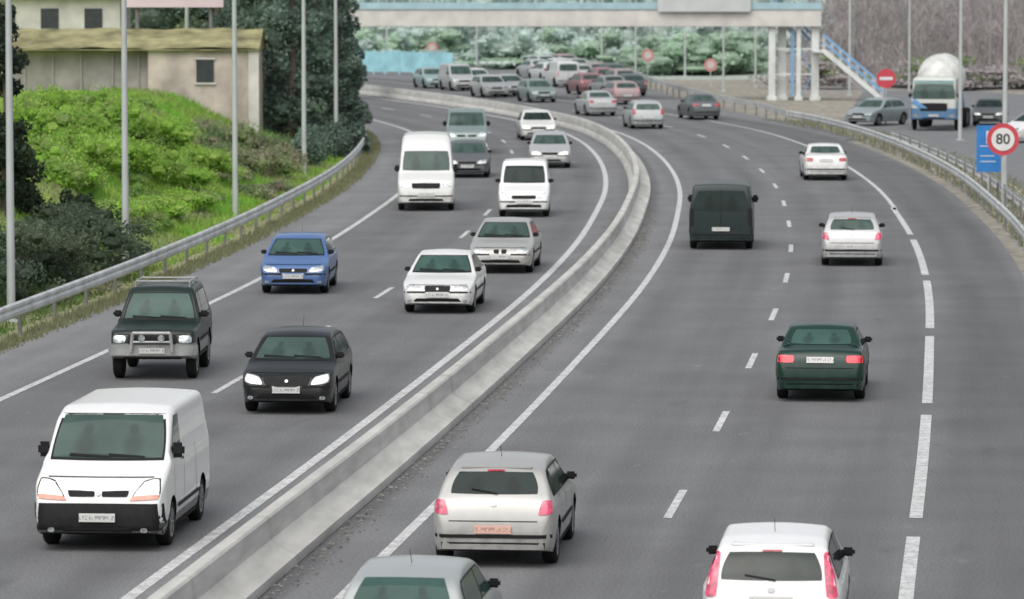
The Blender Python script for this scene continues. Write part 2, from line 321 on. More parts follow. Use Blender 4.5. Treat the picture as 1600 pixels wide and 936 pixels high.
# ------------------------------------------------ vehicles
KINDS={
'hatch':dict(L=4.1,H=1.42,W=.87,belt=.91,roofw=.71,zb=.2,r=.06,prof=[(0,.5),(.03,.60),(.12,.70),(.5,.81),(.9,.88),(1.05,.92),(1.75,1.33),(2.0,1.39),(2.4,1.42),(3.0,1.41),(3.55,1.33),(3.92,.98),(4.05,.85),(4.1,.55)],
   ws=(.965,1.315),rw=(1.02,1.30),Bp=2.25,side='all',wr=.31,ax=(.8,.72),
   head=[(.40,.57),(.77,.60),(.77,.74),(.45,.69)],grille=[(-.35,.56),(.35,.56),(.38,.665),(-.38,.665)],intake=[(-.60,.25),(.60,.25),(.52,.40),(-.52,.40)],fp=.47,
   tail=[(.62,.74),(.82,.76),(.80,.95),(.68,.94)],rp=.55),
'tallhatch':dict(L=3.95,H=1.46,W=.85,belt=.93,roofw=.72,zb=.2,r=.06,prof=[(0,.5),(.03,.62),(.12,.72),(.85,.92),(1.0,.96),(1.6,1.36),(2.05,1.46),(3.1,1.44),(3.60,1.36),(3.84,.98),(3.92,.85),(3.95,.55)],
   ws=(1.01,1.35),rw=(1.00,1.32),Bp=2.15,side='all',wr=.31,ax=(.8,.68),
   head=[(.40,.60),(.74,.64),(.74,.80),(.45,.73)],grille=[(-.33,.60),(.33,.60),(.35,.68),(-.35,.68)],intake=[(-.5,.28),(.5,.28),(.46,.38),(-.46,.38)],fp=.48,
   tail=[(.66,.80),(.80,.80),(.70,1.32),(.61,1.32)],rp=.76),
'sedan':dict(L=4.45,H=1.39,W=.87,belt=.89,roofw=.70,zb=.2,r=.06,prof=[(0,.48),(.03,.59),(.12,.67),(.5,.78),(1.1,.86),(1.25,.90),(2.0,1.30),(2.2,1.35),(2.55,1.39),(3.1,1.36),(3.75,1.02),(4.25,.98),(4.38,.9),(4.45,.55)],
   ws=(.95,1.29),rw=(1.06,1.31),Bp=2.5,side='all',wr=.315,ax=(.85,.9),
   head=[(.42,.56),(.77,.58),(.76,.69),(.44,.67)],grille=[(-.38,.55),(.38,.55),(.40,.66),(-.40,.66)],intake=[(-.60,.25),(.60,.25),(.54,.39),(-.54,.39)],fp=.465,
   tail=[(.50,.76),(.82,.76),(.80,.90),(.50,.90)],rp=.81),
'estate':dict(L=4.5,H=1.45,W=.87,belt=.91,roofw=.73,zb=.2,r=.06,prof=[(0,.48),(.03,.6),(.12,.68),(1.05,.88),(1.2,.92),(1.95,1.34),(2.4,1.44),(3.8,1.42),(4.05,1.34),(4.4,.9),(4.5,.55)],
   ws=(.97,1.33),rw=(1.0,1.30),Bp=2.45,side='all',wr=.315,ax=(.85,.85),
   head=[(.40,.56),(.75,.58),(.75,.71),(.44,.69)],grille=[(-.33,.56),(.33,.56),(.36,.67),(-.36,.67)],intake=[(-.5,.26),(.5,.26),(.46,.38),(-.46,.38)],fp=.46,
   tail=[(.64,.75),(.82,.75),(.78,1.05),(.66,1.05)],rp=.62),
'suv':dict(L=4.0,H=1.78,W=.87,belt=1.13,roofw=.74,zb=.42,r=.05,prof=[(0,.80),(.02,.95),(.08,1.01),(1.35,1.08),(1.45,1.10),(1.86,1.64),(2.02,1.75),(3.75,1.77),(3.9,1.70),(3.97,1.2),(4.0,.6)],
   ws=(1.15,1.64),rw=(1.22,1.60),Bp=2.4,side='all',wr=.39,ax=(.75,.75),
   head=[(.54,.77),(.80,.77),(.79,.92),(.54,.92)],grille=[(-.51,.75),(.51,.75),(.51,.94),(-.51,.94)],intake=[(-.6,.43),(.6,.43),(.58,.52),(-.58,.52)],fp=.62,
   tail=[(.68,.8),(.82,.8),(.81,1.1),(.68,1.1)],rp=.72),
'van':dict(L=4.7,H=1.94,W=.95,belt=1.25,roofw=.87,zb=.22,r=.07,prof=[(0,.5),(.05,.78),(.2,.98),(.75,1.18),(.85,1.22),(1.5,1.82),(1.9,1.93),(4.5,1.92),(4.64,1.84),(4.7,.5)],
   ws=(1.26,1.83),rw=(1.22,1.72),Bp=2.05,side='front',wr=.33,ax=(.95,.85),
   head=[(.46,.76),(.88,.80),(.86,1.03),(.66,1.0)],grille=[(-.42,.79),(-.05,.79),(-.05,.87),(-.45,.88)],intake=[(-.5,.25),(.5,.25),(.5,.36),(-.5,.36)],fp=.50,
   tail=[(.80,.7),(.90,.7),(.89,1.25),(.80,1.25)],rp=.62),
'bigvan':dict(L=5.6,H=2.55,W=.98,belt=1.32,roofw=.84,zb=.25,r=.12,prof=[(0,.55),(.04,.86),(.15,1.03),(.8,1.26),(.9,1.3),(1.45,2.05),(1.75,2.36),(2.2,2.55),(5.3,2.53),(5.5,2.40),(5.6,.5)],
   ws=(1.36,2.02),rw=(1.4,1.95),Bp=2.15,side='front',wr=.34,ax=(.95,1.1),
   head=[(.52,.80),(.88,.83),(.87,1.0),(.56,.98)],grille=[(-.48,.78),(.48,.78),(.50,.97),(-.50,.97)],intake=[(-.6,.28),(.6,.28),(.6,.44),(-.6,.44)],fp=.58,
   tail=[(.84,.7),(.93,.7),(.92,1.2),(.84,1.2)],rp=.62),
'smallvan':dict(L=4.2,H=1.83,W=.86,belt=1.08,roofw=.86,zb=.22,r=.07,prof=[(0,.5),(.03,.7),(.12,.82),(.85,1.02),(.95,1.06),(1.55,1.66),(1.9,1.82),(4.0,1.8),(4.13,1.7),(4.2,.5)],
   ws=(1.11,1.67),rw=(1.15,1.62),Bp=2.0,side='front',wr=.32,ax=(.8,.75),
   head=[(.44,.64),(.78,.68),(.77,.84),(.50,.80)],grille=[(-.40,.62),(.40,.62),(.42,.74),(-.42,.74)],intake=[(-.6,.27),(.6,.27),(.6,.44),(-.6,.44)],fp=.53,
   tail=[(.74,.7),(.82,.7),(.81,1.15),(.74,1.15)],rp=.6),
'truckcab':dict(L=2.1,H=2.75,W=1.22,belt=1.7,roofw=.9,zb=.55,r=.12,prof=[(0,1.2),(.03,1.6),(.14,2.3),(.3,2.66),(.5,2.75),(1.9,2.75),(2.05,2.6),(2.1,1.2)],
   ws=(1.62,2.36),rw=None,Bp=1.25,side='front',wr=.5,ax=(1.2,0),
   head=[(.78,.68),(1.08,.68),(1.08,.86),(.78,.86)],grille=[(-.7,1.0),(.7,1.0),(.72,1.42),(-.72,1.42)],intake=[(-.6,.6),(.6,.6),(.6,.68),(-.6,.68)],fp=.78,tail=None,rp=None),
}
def halfW(K,z): return K['W']*float(np.interp(z,[.12,.3,.55,K['belt']-.03,K['belt']+.03,K['H']],[.9,.965,1,.985,.94,K['roofw']]))
def loft(K):
    L=K['L']; n=int(L/.055); ts=np.linspace(0,L,n); pt=[p[0] for p in K['prof']]; pz=[p[1] for p in K['prof']]
    z=np.interp(ts,pt,pz); zz=z.copy()
    for _ in range(2): zz[1:-1]=.25*zz[:-2]+.5*zz[1:-1]+.25*zz[2:]
    v=[];f=[];m=None
    for t,zt in zip(ts,zz):
        def pl(t,rf,pe):
            return 1 if t>=rf else 1-(1-pe)*(1-math.sqrt(max(0,1-(1-t/rf)**2)))
        van=K['H']>1.7
        p=pl(t,.5 if not van else .4,.76 if not van else .84)*pl(L-t,.42 if not van else .12,.80 if not van else .93)
        e=max(0,1-t/.35)+max(0,1-(L-t)/.35); zb=K['zb']+.07*e
        r=min(K['r']*(1+.6*ss(K['belt'],K['H'],zt)),(zt-zb)*.3); wt=halfW(K,zt-r)*p; half=[(0,zb),(.5*halfW(K,zb)*p,zb)]
        for i in range(15):
            q=zb+(zt-r-zb)*i/14; half.append((halfW(K,q)*p,q))
        for a in(22,45,67,90): half.append((wt-r+r*math.cos(math.radians(a)),zt-r+r*math.sin(math.radians(a))))
        for s in(.75,.5,.25,0): half.append(((wt-r)*s,zt+.03*(1-s*s)))
        ring=[(x,t-L/2,q) for x,q in half]+[(-x,t-L/2,q) for x,q in half[-2:0:-1]]
        m=len(ring); v+=ring
    for i in range(n-1):
        for j in range(m): f.append((i*m+j,i*m+(j+1)%m,(i+1)*m+(j+1)%m,(i+1)*m+j))
    f+=[tuple(range(m)),tuple(range((n-1)*m,n*m))[::-1]]
    return v,f
CACHE={}
def get_body(kind):
    if kind in CACHE: return CACHE[kind]
    K=KINDS[kind]; v,f=loft(K); me=fixn(mkmesh("body",v,f,[M_BLACK,M_WELL]),.7)
    bvh=BVHTree.FromPolygons([Vector(p) for p in v],f)
    b=Bld(); rr=K['wr']+.055
    axs=[K['ax'][0]]+([K['L']-K['ax'][1]] if K['ax'][1] else [])
    for t in axs:
        for s in(-1,1): b.tube((s*(K['W']-.27),t-K['L']/2,K['wr']+.01),(s*(K['W']+.2),t-K['L']/2,K['wr']+.01),rr,rr,28,1)
    cm=b.mesh("cut",[M_BLACK,M_WELL])
    o=bpy.data.objects.new("tmp",me); c=bpy.data.objects.new("tmpc",cm); COL.objects.link(o); COL.objects.link(c)
    try:
        md=o.modifiers.new("b",'BOOLEAN'); md.object=c; md.operation='DIFFERENCE'; md.solver='EXACT'
        dg=bpy.context.evaluated_depsgraph_get(); dg.update(); r=bpy.data.meshes.new_from_object(o.evaluated_get(dg))
        if len(r.polygons)>200: me=fixn(r,.7)
    finally:
        bpy.data.objects.remove(o); bpy.data.objects.remove(c)
    CACHE[kind]=(me,bvh); return CACHE[kind]
def ray(bvh,axis,a,b):
    for _ in range(30):
        if axis=='f': o,d=Vector((a,-8,b)),Vector((0,1,0))
        elif axis=='r': o,d=Vector((a,8,b)),Vector((0,-1,0))
        elif axis=='R': o,d=Vector((5,a,b)),Vector((-1,0,0))
        elif axis=='L': o,d=Vector((-5,a,b)),Vector((1,0,0))
        h=bvh.ray_cast(o,d)
        if h[0] is not None: return h[0],(h[1] if h[1].dot(d)<0 else -h[1])
        if axis in'fr': a*=.97; b=b*.97+.6*.03
        else: b=b*.96+.6*.04; a*=.99
    return Vector((a,0,b)),Vector((0,0,1))
def patch(name,bvh,axis,cs,m,parent,nu=8,nv=5,k=.1,off=.008,mirror=False,label=None):
    out=[]
    for sgn in((1,-1) if mirror else (1,)):
        v=[];uv=[]
        for j in range(nv+1):
            for i in range(nu+1):
                U=2*i/nu-1; V=2*j/nv-1; u=U*math.sqrt(1-k*V*V); w=V*math.sqrt(1-k*U*U); u=(u+1)/2; w=(w+1)/2
                a=(1-w)*((1-u)*cs[0][0]+u*cs[1][0])+w*((1-u)*cs[3][0]+u*cs[2][0]); b=(1-w)*((1-u)*cs[0][1]+u*cs[1][1])+w*((1-u)*cs[3][1]+u*cs[2][1])
                h,nn=ray(bvh,axis,a*(sgn if axis in'fr' else 1),b); v.append(h+nn*off); uv.append((i/nu,j/nv))
        n1=nu+1; f=[(j*n1+i,j*n1+i+1,(j+1)*n1+i+1,(j+1)*n1+i) for j in range(nv) for i in range(nu)]
        me=mkmesh(name,v,f,[m],uv=uv)
        d={'f':Vector((0,-1,0)),'r':Vector((0,1,0)),'R':Vector((1,0,0)),'L':Vector((-1,0,0))}[axis]
        s=sum((p.normal for p in me.polygons),Vector())
        if s.dot(d)<0: me.flip_normals()
        me.polygons.foreach_set("use_smooth",[True]*len(me.polygons))
        out.append(add(name,me,parent,label=label))
    return out
def lathe(prof,n,mi=0):
    v=[];f=[]
    for i in range(n):
        t=2*math.pi*i/n
        for x,r in prof: v.append((x,r*math.cos(t),r*math.sin(t)))
    m=len(prof)
    for i in range(n):
        for j in range(m-1): f.append((i*m+j,i*m+j+1,((i+1)%n)*m+j+1,((i+1)%n)*m+j))
    return v,f
v,f=lathe([(-.1,.02),(-.1,.2),(-.105,.27),(-.08,.305),(-.05,.312),(.05,.312),(.08,.305),(.105,.27),(.1,.2),(.06,.19),(.06,.02)],28)
W_TYRE=fixn(mkmesh("tyre",v,f,[M_TYRE]))
b=Bld(); v,f=lathe([(.062,.0),(.07,.05),(.065,.195)],24); b.add(v,f,1); v,f=lathe([(.07,.17),(.1,.2),(.095,.17)],24); b.add(v,f,0)
for i in range(7):
    t=2*math.pi*i/7; b.beam((.085,0,0),(.085,.185*math.cos(t),.185*math.sin(t)),.03,.02,0)
b.tube((.07,0,0),(.1,0,0),.045,.03,12,0)
W_RIM=b.mesh("rim",[M_RIM,M_WELL])
b=Bld(); b.box(-.1,.1,-.045,.05,-.065,.065); W_MIR=b.mesh("mirror",[M_BLACK],.035)
def vehicle(kind,pm,label,category="car",px=None,pos=None,away=False,yaw=0,lit=False,tl=None,detail=2,scaleW=1,group=None,glass=None,rglass=None,plate=None,ov=None,opts=()):
    K=dict(KINDS[kind],**(ov or {})); L=K['L']; W=K['W']; me,bvh=get_body(kind)
    ax_n=K['ax'][1] if away and K['ax'][1] else K['ax'][0]
    P=G(*px) if px else pos
    th=ANG(P[1])-yaw
    dist=L/2-ax_n; cx=P[0]+math.sin(th)*dist; cy=P[1]+math.cos(th)*dist
    rot=-th+(math.pi if away else 0)
    e=bpy.data.objects.new(category.replace(' ','_'),None); COL.objects.link(e); e.location=(cx,cy,0); e.rotation_euler=(0,0,rot); e.scale=(scaleW,1,1); e.empty_display_size=.3
    e["label"]=label; e["category"]=category
    if group: e["group"]=group
    bm_=me.copy(); bm_.materials[0]=pm; bm_.materials[1]=M_WELL; add("body",bm_,e)
    g=glass or M_GLASS; rg=rglass or g; hw=lambda z:halfW(K,z); PL=plate or M_PLATE
    axs=[K['ax'][0]]+([L-K['ax'][1]] if K['ax'][1] else []); s=K['wr']/.312
    for t in axs:
        for sx in(-1,1):
            w=add("wheel",W_TYRE,e,(sx*(W-.125),t-L/2,K['wr']),(0,0,0 if sx>0 else math.pi),scale=(1.,s,s))
            if detail>0: add("rim",W_RIM,w)
    z0w,z1w=K['ws']; m0=.085; m1=.10
    if detail>1: patch("windscreen_seal",bvh,'f',[(-(hw(z0w)-m0+.03),z0w-.03),(hw(z0w)-m0+.03,z0w-.03),(hw(z1w)-m1+.03,z1w+.018),(-(hw(z1w)-m1+.03),z1w+.018)],M_SEAL,e,12,8,.05,.004)
    patch("windscreen",bvh,'f',[(-(hw(z0w)-m0),z0w),(hw(z0w)-m0,z0w),(hw(z1w)-m1,z1w),(-(hw(z1w)-m1),z1w)],g,e,12,8,.06)
    if K['rw']:
        a,b_=K['rw']; q=.12 if kind!='van' else .0
        patch("rear_window",bvh,'r',[(-(hw(a)-m0-q*.5),a),(hw(a)-m0-q*.5,a),(hw(b_)-m1-.03,b_),(-(hw(b_)-m1-.03),b_)],rg,e,12,8,.1)
    pt=[p[0] for p in K['prof']]; pz=[p[1] for p in K['prof']]; top=int(np.argmax(pz))
    tf=lambda z: float(np.interp(z,pz[:top+1],pt[:top+1])); tr=lambda z: float(np.interp(-z,[-q for q in pz[top:]],pt[top:]))
    s0=K['belt']+.05; s1=min(K['H']-.13,z1w+.0); Bp=K['Bp']
    for A in'LR':
        if K['side']=='all' and detail>1:
            patch("window_seal",bvh,A,[(tf(s0)+.20-L/2,s0-.018),(tr(s0)-.27-L/2,s0+.0),(tr(s1)-.19-L/2,s1+.018),(tf(s1)+.13-L/2,s1+.018)],M_SEAL,e,12,6,.03,.004)
        patch("side_window",bvh,A,[(tf(s0)+.24-L/2,s0),(Bp-.03-L/2,s0),(Bp-.03-L/2,s1),(tf(s1)+.17-L/2,s1)],g,e,8,6,.04)
        if K['side']=='all':
            patch("side_window",bvh,A,[(Bp+.03-L/2,s0),(tr(s0)-.30-L/2,s0+.02),(tr(s1)-.22-L/2,s1),(Bp+.03-L/2,s1)],g,e,8,6,.05)
        if detail>1:
            for t in ([tf(s0)+.2,Bp,]+([L-K['ax'][1]-.42] if K['side']=='all' else [Bp+1.15])):
                patch("door_seam",bvh,A,[(t-L/2-.007,.34),(t-L/2+.007,.34),(t-L/2+.007,s0-.03),(t-L/2-.007,s0-.03)],M_SEAM,e,1,8,0,.004)
            patch("door_handle",bvh,A,[(Bp-.28-L/2,s0-.15),(Bp-.12-L/2,s0-.15),(Bp-.12-L/2,s0-.11),(Bp-.28-L/2,s0-.11)],M_BLACK if K['side']!='all' else pm,e,2,1,0,.022)
            lo=.22 if kind!='suv' else .44
            patch("side_trim",bvh,A,[(K['ax'][0]+.42-L/2,lo+.28),(L-(K['ax'][1] or .3)-.42-L/2,lo+.28),(L-(K['ax'][1] or .3)-.42-L/2,lo+.34),(K['ax'][0]+.42-L/2,lo+.34)],M_BLACK,e,6,1,0,.012)
            patch("sill",bvh,A,[(K['ax'][0]+.42-L/2,lo),(L-(K['ax'][1] or .3)-.42-L/2,lo),(L-(K['ax'][1] or .3)-.42-L/2,lo+.06),(K['ax'][0]+.42-L/2,lo+.06)],M_SEAM,e,6,1,0,.012)
    mz=K['belt']+.10; my=tf(s0)+.28-L/2; ms=.85 if K['H']<1.7 else 1.0
    for sx in(-1,1):
        add("mirror",W_MIR,e,(sx*(hw(mz)+.09*ms),my,mz),(0,0,sx*.15),scale=(ms,ms,ms*(1.7 if K['H']>1.9 else 1)))
    if lit and detail>1:
        patch("headlight_surround",bvh,'f',[(K['head'][0][0]-.02,K['head'][0][1]-.02),(K['head'][1][0]+.02,K['head'][1][1]-.02),(K['head'][2][0]+.02,K['head'][2][1]+.015),(K['head'][3][0]-.02,K['head'][3][1]+.015)],M_HL if kind!='van' else M_SEAM,e,6,4,.2,.006,True)
    patch("headlight",bvh,'f',K['head'],M_HLON if lit else M_HL,e,6,4,.22,.010,True)
    if 'kidney' in opts:
        patch("grille",bvh,'f',[(.03,.55),(.17,.56),(.19,.66),(.03,.67)],M_BLACK,e,4,3,.25,.014,True)
    else:
        patch("grille",bvh,'f',K['grille'],M_BLACK,e,8,3,.1,.010)
    if kind=='van': patch("grille",bvh,'f',[(-a,c) for a,c in (K['grille'][1],K['grille'][0],K['grille'][3],K['grille'][2])],M_BLACK,e,8,3,.1,.010)
    if 'blackbumper' in opts:
        patch("bumper",bvh,'f',[(-W*.98,.25),(W*.98,.25),(W*.98,.70),(-W*.98,.70)],M_BLACK,e,24,6,.02,.014)
        patch("indicator",bvh,'f',[(.44,.735),(.87,.76),(.87,.83),(.50,.80)],M_AMB,e,6,2,.12,.016,True)
    elif 'silverbumper' in opts:
        patch("bumper",bvh,'f',[(-W*.98,.52),(W*.98,.52),(W*.98,.73),(-W*.98,.73)],M_CHROME2,e,20,4,.02,.06)
        b=Bld(); y=-L/2-.13
        b.tube((-.42,y,.60),(-.38,y,.98),.035,mi=2); b.tube((.42,y,.60),(.38,y,.98),.035,mi=2); b.tube((-.38,y,.98),(.38,y,.98),.035,mi=2); b.tube((-.41,y,.80),(.41,y,.80),.025,mi=2)
        for sx in(-1,1):
            b.tube((sx*.42,y,.66),(sx*.42,-L/2+.1,.60),.03)
            b.tube((sx*.2,y-.03,.88),(sx*.2,y+.05,.88),.07,.055,14,1)
        add("bull_bar",b.mesh("bull_bar",[M_BLACK,M_HL,M_CHROME2]),e)
    elif detail>0:
        for sg in(-1,1):
            patch("bumper_trim",bvh,'f',[(sg*.29,.51),(sg*W*.92,.51),(sg*W*.92,.55),(sg*.29,.55)],M_BLACK if 'trim' in opts else M_SEAM,e,6,1,0,.012)
    patch("air_intake",bvh,'f',K['intake'],M_SEAM,e,8,2,.12,.016)
    fz=K['fp']; patch("licence_plate",bvh,'f',[(-.26,fz-.055),(.26,fz-.055),(.26,fz+.055),(-.26,fz+.055)],PL,e,6,2,0,.05 if kind!='suv' else .09)
    if detail>1 and kind!='truckcab':
        if kind!='suv': patch("fog_light",bvh,'f',[(.62,.29),(.72,.29),(.72,.36),(.62,.36)],M_HL,e,3,3,.4,.018,True)
        gz=(K['grille'][0][1]+K['grille'][2][1])/2
        if 'kidney' not in opts and kind!='suv': patch("badge",bvh,'f',[(-.032,gz-.028),(.032,gz-.028),(.032,gz+.028),(-.032,gz+.028)],M_CHROME,e,5,5,.49,.022)
        hz=K['head'][2][1]
        patch("bonnet_seam",bvh,'f',[(-.70*W/.87,hz+.012),(.70*W/.87,hz+.012),(.70*W/.87,hz+.024),(-.70*W/.87,hz+.024)],M_SEAM,e,10,1,0,.004)
        zb_=K['ws'][0]-.03
        patch("wiper",bvh,'f',[(-.55,zb_+.045),(.05,zb_+.035),(.05,zb_+.05),(-.55,zb_+.085)],M_SEAM,e,6,1,0,.02)
        patch("wiper",bvh,'f',[(.02,zb_+.045),(.55,zb_+.035),(.55,zb_+.05),(.02,zb_+.085)],M_SEAM,e,6,1,0,.02)
    if K['tail']:
        patch("tail_light",bvh,'r',K['tail'],tl or M_TL,e,5,4,.18,.012,True)
        rz=K['rp']; patch("licence_plate",bvh,'r',[(-.26,rz-.055),(.26,rz-.055),(.26,rz+.055),(-.26,rz+.055)],PL,e,6,2,0,.03)
        patch("rear_bumper_trim",bvh,'r',[(-W*.93,.43),(W*.93,.43),(W*.93,.48),(-W*.93,.48)],M_BLACK,e,16,1,0,.014)
        patch("rear_valance",bvh,'r',[(-W*.85,.26),(W*.85,.26),(W*.85,.37),(-W*.85,.37)],M_SEAM,e,12,1,.05,.012)
        if detail>1 and kind in('hatch','tallhatch','estate'):
            z=K['rw'][0]-.05; patch("rear_wiper",bvh,'r',[(-.05,z+.04),(.32,z+.10),(.32,z+.115),(-.05,z+.06)],M_SEAM,e,5,1,0,.02)
            patch("badge",bvh,'r',[(-.045,.86),(.045,.86),(.045,.92),(-.045,.92)],M_CHROME,e,5,5,.45,.012)
            patch("tailgate_seam",bvh,'r',[(-.62,.655),(.62,.655),(.62,.668),(-.62,.668)],M_SEAM,e,8,1,0,.006)
        if kind=='sedan' and detail>1:
            patch("boot_seam",bvh,'r',[(-.66,.655),(.66,.655),(.66,.668),(-.66,.668)],M_SEAM,e,8,1,0,.006)
        if kind in('van','bigvan','smallvan'):
            patch("door_seam",bvh,'r',[(-.008,.5),(.008,.5),(.008,K['H']-.15),(-.008,K['H']-.15)],M_SEAM,e,1,8,0,.012)
        if 'spoiler' in opts or kind in('tallhatch',):
            b=Bld(); yb=tr(K['H']-.07)-.02-L/2; b.box(-.5,.5,yb-.05,yb+.15,K['H']-.085,K['H']-.05); add("spoiler",b.mesh("spoiler",[pm],.015),e)
            patch("brake_light",bvh,'r',[(-.12,K['rw'][1]+.0),(.12,K['rw'][1]+.0),(.12,K['rw'][1]+.02),(-.12,K['rw'][1]+.02)],M_TL,e,4,1,0,.016)
    if detail>1 and kind in('hatch','tallhatch'):
        b=Bld(); b.tube((0,tr(K['H']-.02)-.25-L/2,K['H']),(0,tr(K['H']-.02)-.05-L/2,K['H']+.2),.005,.003,5); add("antenna",b.mesh("antenna",[M_BLACK]),e)
    if 'rack' in opts:
        b=Bld()
        for sx in(-1,1):
            b.tube((sx*.56,.1,K['H']+.08),(sx*.56,1.7,K['H']+.08),.018)
            for y in(.15,.9,1.65): b.tube((sx*.56,y,K['H']-.03),(sx*.56,y,K['H']+.08),.018)
        for y in(.3,1.4): b.tube((-.56,y,K['H']+.08),(.56,y,K['H']+.08),.016)
        add("roof_rack",b.mesh("roof_rack",[M_CHROME2]),e)
    return e
M_CHROME2=mat("silver_bumper",(.36,.37,.36),.45,.3,.15,5)
WHITE=paint("white",(.82,.82,.81)); WHITE2=paint("white_warm",(.72,.72,.70)); SILVER=paint("silver",(.50,.50,.50),.3,.4); SILVER2=paint("silver_warm",(.44,.435,.415),.3,.4)
SILG=paint("silver_green",(.40,.425,.415),.25,.4)
DK=dict(coat=.2,dirt=.45,spec=.3,rough=.32)
BLACK=paint("black",(.009,.011,.011),**DK); DKGREEN=paint("dark_green",(.005,.030,.020),**DK); BLUE=paint("blue",(.065,.15,.36),.1,.4,coat=.5); DKGREY=paint("dark_grey",(.012,.024,.024),**DK); HAZED=paint("hazed_dark",(.10,.11,.115),.1,coat=.2)  # HAZED: dark paint lightened, distance haze put into its colour
SUVP=paint("suv_green_black",(.008,.018,.014),low=(.25,.25,.24),lowz=.76,coat=.2,dirt=.45,spec=.3); GREYGRN=paint("grey_green",(.22,.28,.27),.2); RED=paint("hazed_red",(.28,.14,.15),.1,coat=.2); TEAL=paint("teal",(.28,.40,.40),.1); BLUESIL=paint("blue_silver",(.32,.38,.39),.3)  # RED greyed down so far cars carry haze in their paint
HSILV=paint("hazed_silver",(.42,.44,.44),.1,coat=.2); HWHITE=paint("hazed_white",(.56,.58,.57),coat=.2); PINKR=paint("hazed_rose",(.36,.28,.28),.1,coat=.2)  # far-car paints with atmospheric haze mixed straight into the colour
WBLK=paint("white_black_sill",(.80,.80,.79),low=(.02,.02,.02),lowz=.42)
vehicle('van',WBLK,"white panel van with black bumper and lit orange-tinted headlights","van",px=(170,850),lit=True,opts=('blackbumper',),yaw=.03,glass=M_GLASS2)
vehicle('suv',SUVP,"dark green off-road vehicle with silver bumper, bull bar and roof rack","car",px=(244,590),yaw=.075,opts=('silverbumper','rack'),glass=M_GLASS3)
vehicle('hatch',BLACK,"black hatchback with both headlights lit in the middle lane","car",px=(455,642),lit=True,yaw=.035,glass=M_GLASS2,ov=dict(head=[(.46,.58),(.78,.62),(.77,.75),(.54,.70)],grille=[(-.40,.55),(.40,.55),(.46,.70),(-.46,.70)]))
vehicle('hatch',BLUE,"bright blue compact car with white headlights in the outer lane","car",px=(462,457),yaw=.05,glass=M_GLASS3)
vehicle('sedan',WHITE2,"white saloon car with a dark mesh grille near the median","car",px=(688,487),yaw=.02,glass=M_GLASS3,opts=('trim',),ov=dict(grille=[(-.30,.53),(.30,.53),(.32,.68),(-.32,.68)],head=[(.38,.56),(.77,.58),(.76,.68),(.38,.67)]))
vehicle('sedan',SILVER2,"silver saloon car with round headlights following a white saloon","car",px=(785,425),glass=M_GLASS2,opts=('kidney',))
vehicle('bigvan',WHITE2,"tall white high-roof van with large black side mirrors","van",px=(666,328),yaw=.06,detail=1,glass=M_GLASS2)
vehicle('smallvan',WHITE,"small white delivery van driving beside the high-roof van","van",px=(819,338),yaw=.03,detail=1,opts=('trim',))
vehicle('van',GREYGRN,"grey-green van following the tall white van","van",px=(729,240),glass=M_GLASS2,detail=1)
vehicle('hatch',HAZED,"dark grey hatchback half hidden behind the tall white van","car",px=(731,277),detail=1,glass=M_GLASS2)
vehicle('estate',SILVER,"silver estate car with bright lit headlights by the median","car",px=(859,262),lit=True,detail=1,glass=M_GLASS2)
vehicle('hatch',WHITE2,"white hatchback with lit headlights behind a silver estate","car",px=(840,219),lit=True,detail=1)
# driving away
vehicle('hatch',SILVER2,"silver hatchback with pinkish tail lights and a reddish plate","car",px=(778,878),away=True,tl=M_TLP,rglass=M_GLASS,plate=M_PLATER,glass=M_GLASS,opts=('spoiler',),yaw=.01)
vehicle('hatch',SILG,"silver small hatchback with greenish glass beside the median","car",pos=(-1.22,50.2),away=True,tl=M_TL,glass=M_GLASS3,ov=dict(rw=(.96,1.355)),scaleW=.93)
vehicle('tallhatch',WHITE,"white hatchback with tall red tail lights beside the window","car",pos=(3.17,52.9),away=True,tl=M_TLP,glass=M_GLASS)
vehicle('sedan',DKGREEN,"dark green saloon with glowing red tail lights","car",px=(1283,622),away=True,tl=M_TLON,glass=M_GLASS3)
vehicle('van',DKGREY,"dark green-black van with a boxy rear and tinted glass","van",px=(1127,388),away=True,tl=M_BLACK,ov=dict(rw=(1.15,1.76)))
vehicle('hatch',SILVER,"silver hatchback with a dark rear window seen from behind","car",px=(1331,414),away=True,tl=M_TLP,glass=M_GLASS2,opts=('spoiler',))
vehicle('sedan',WHITE2,"older white saloon seen from behind at the lane edge","car",px=(1289,281),away=True,detail=1,glass=M_GLASS2)
vehicle('estate',HSILV,"silver estate car leaving along the bend beside the barrier","car",px=(1010,201),away=True,detail=1,yaw=-.02,glass=M_GLASS2)
vehicle('sedan',HAZED,"dark grey saloon turned slightly beside the outer guard rail","car",px=(1099,187),away=True,detail=1,yaw=.0,glass=M_GLASS2,scaleW=.95)
vehicle('sedan',HSILV,"silver saloon on the bend in the traffic queue","car",px=(937,181),away=True,detail=1,glass=M_GLASS2)
Q="cars queuing on the distant bend"
M_TLH=mat("tail_light_hazed",(.55,.20,.22),.3,0,.2,14,es=.1)  # red paled to imitate haze over the far queue
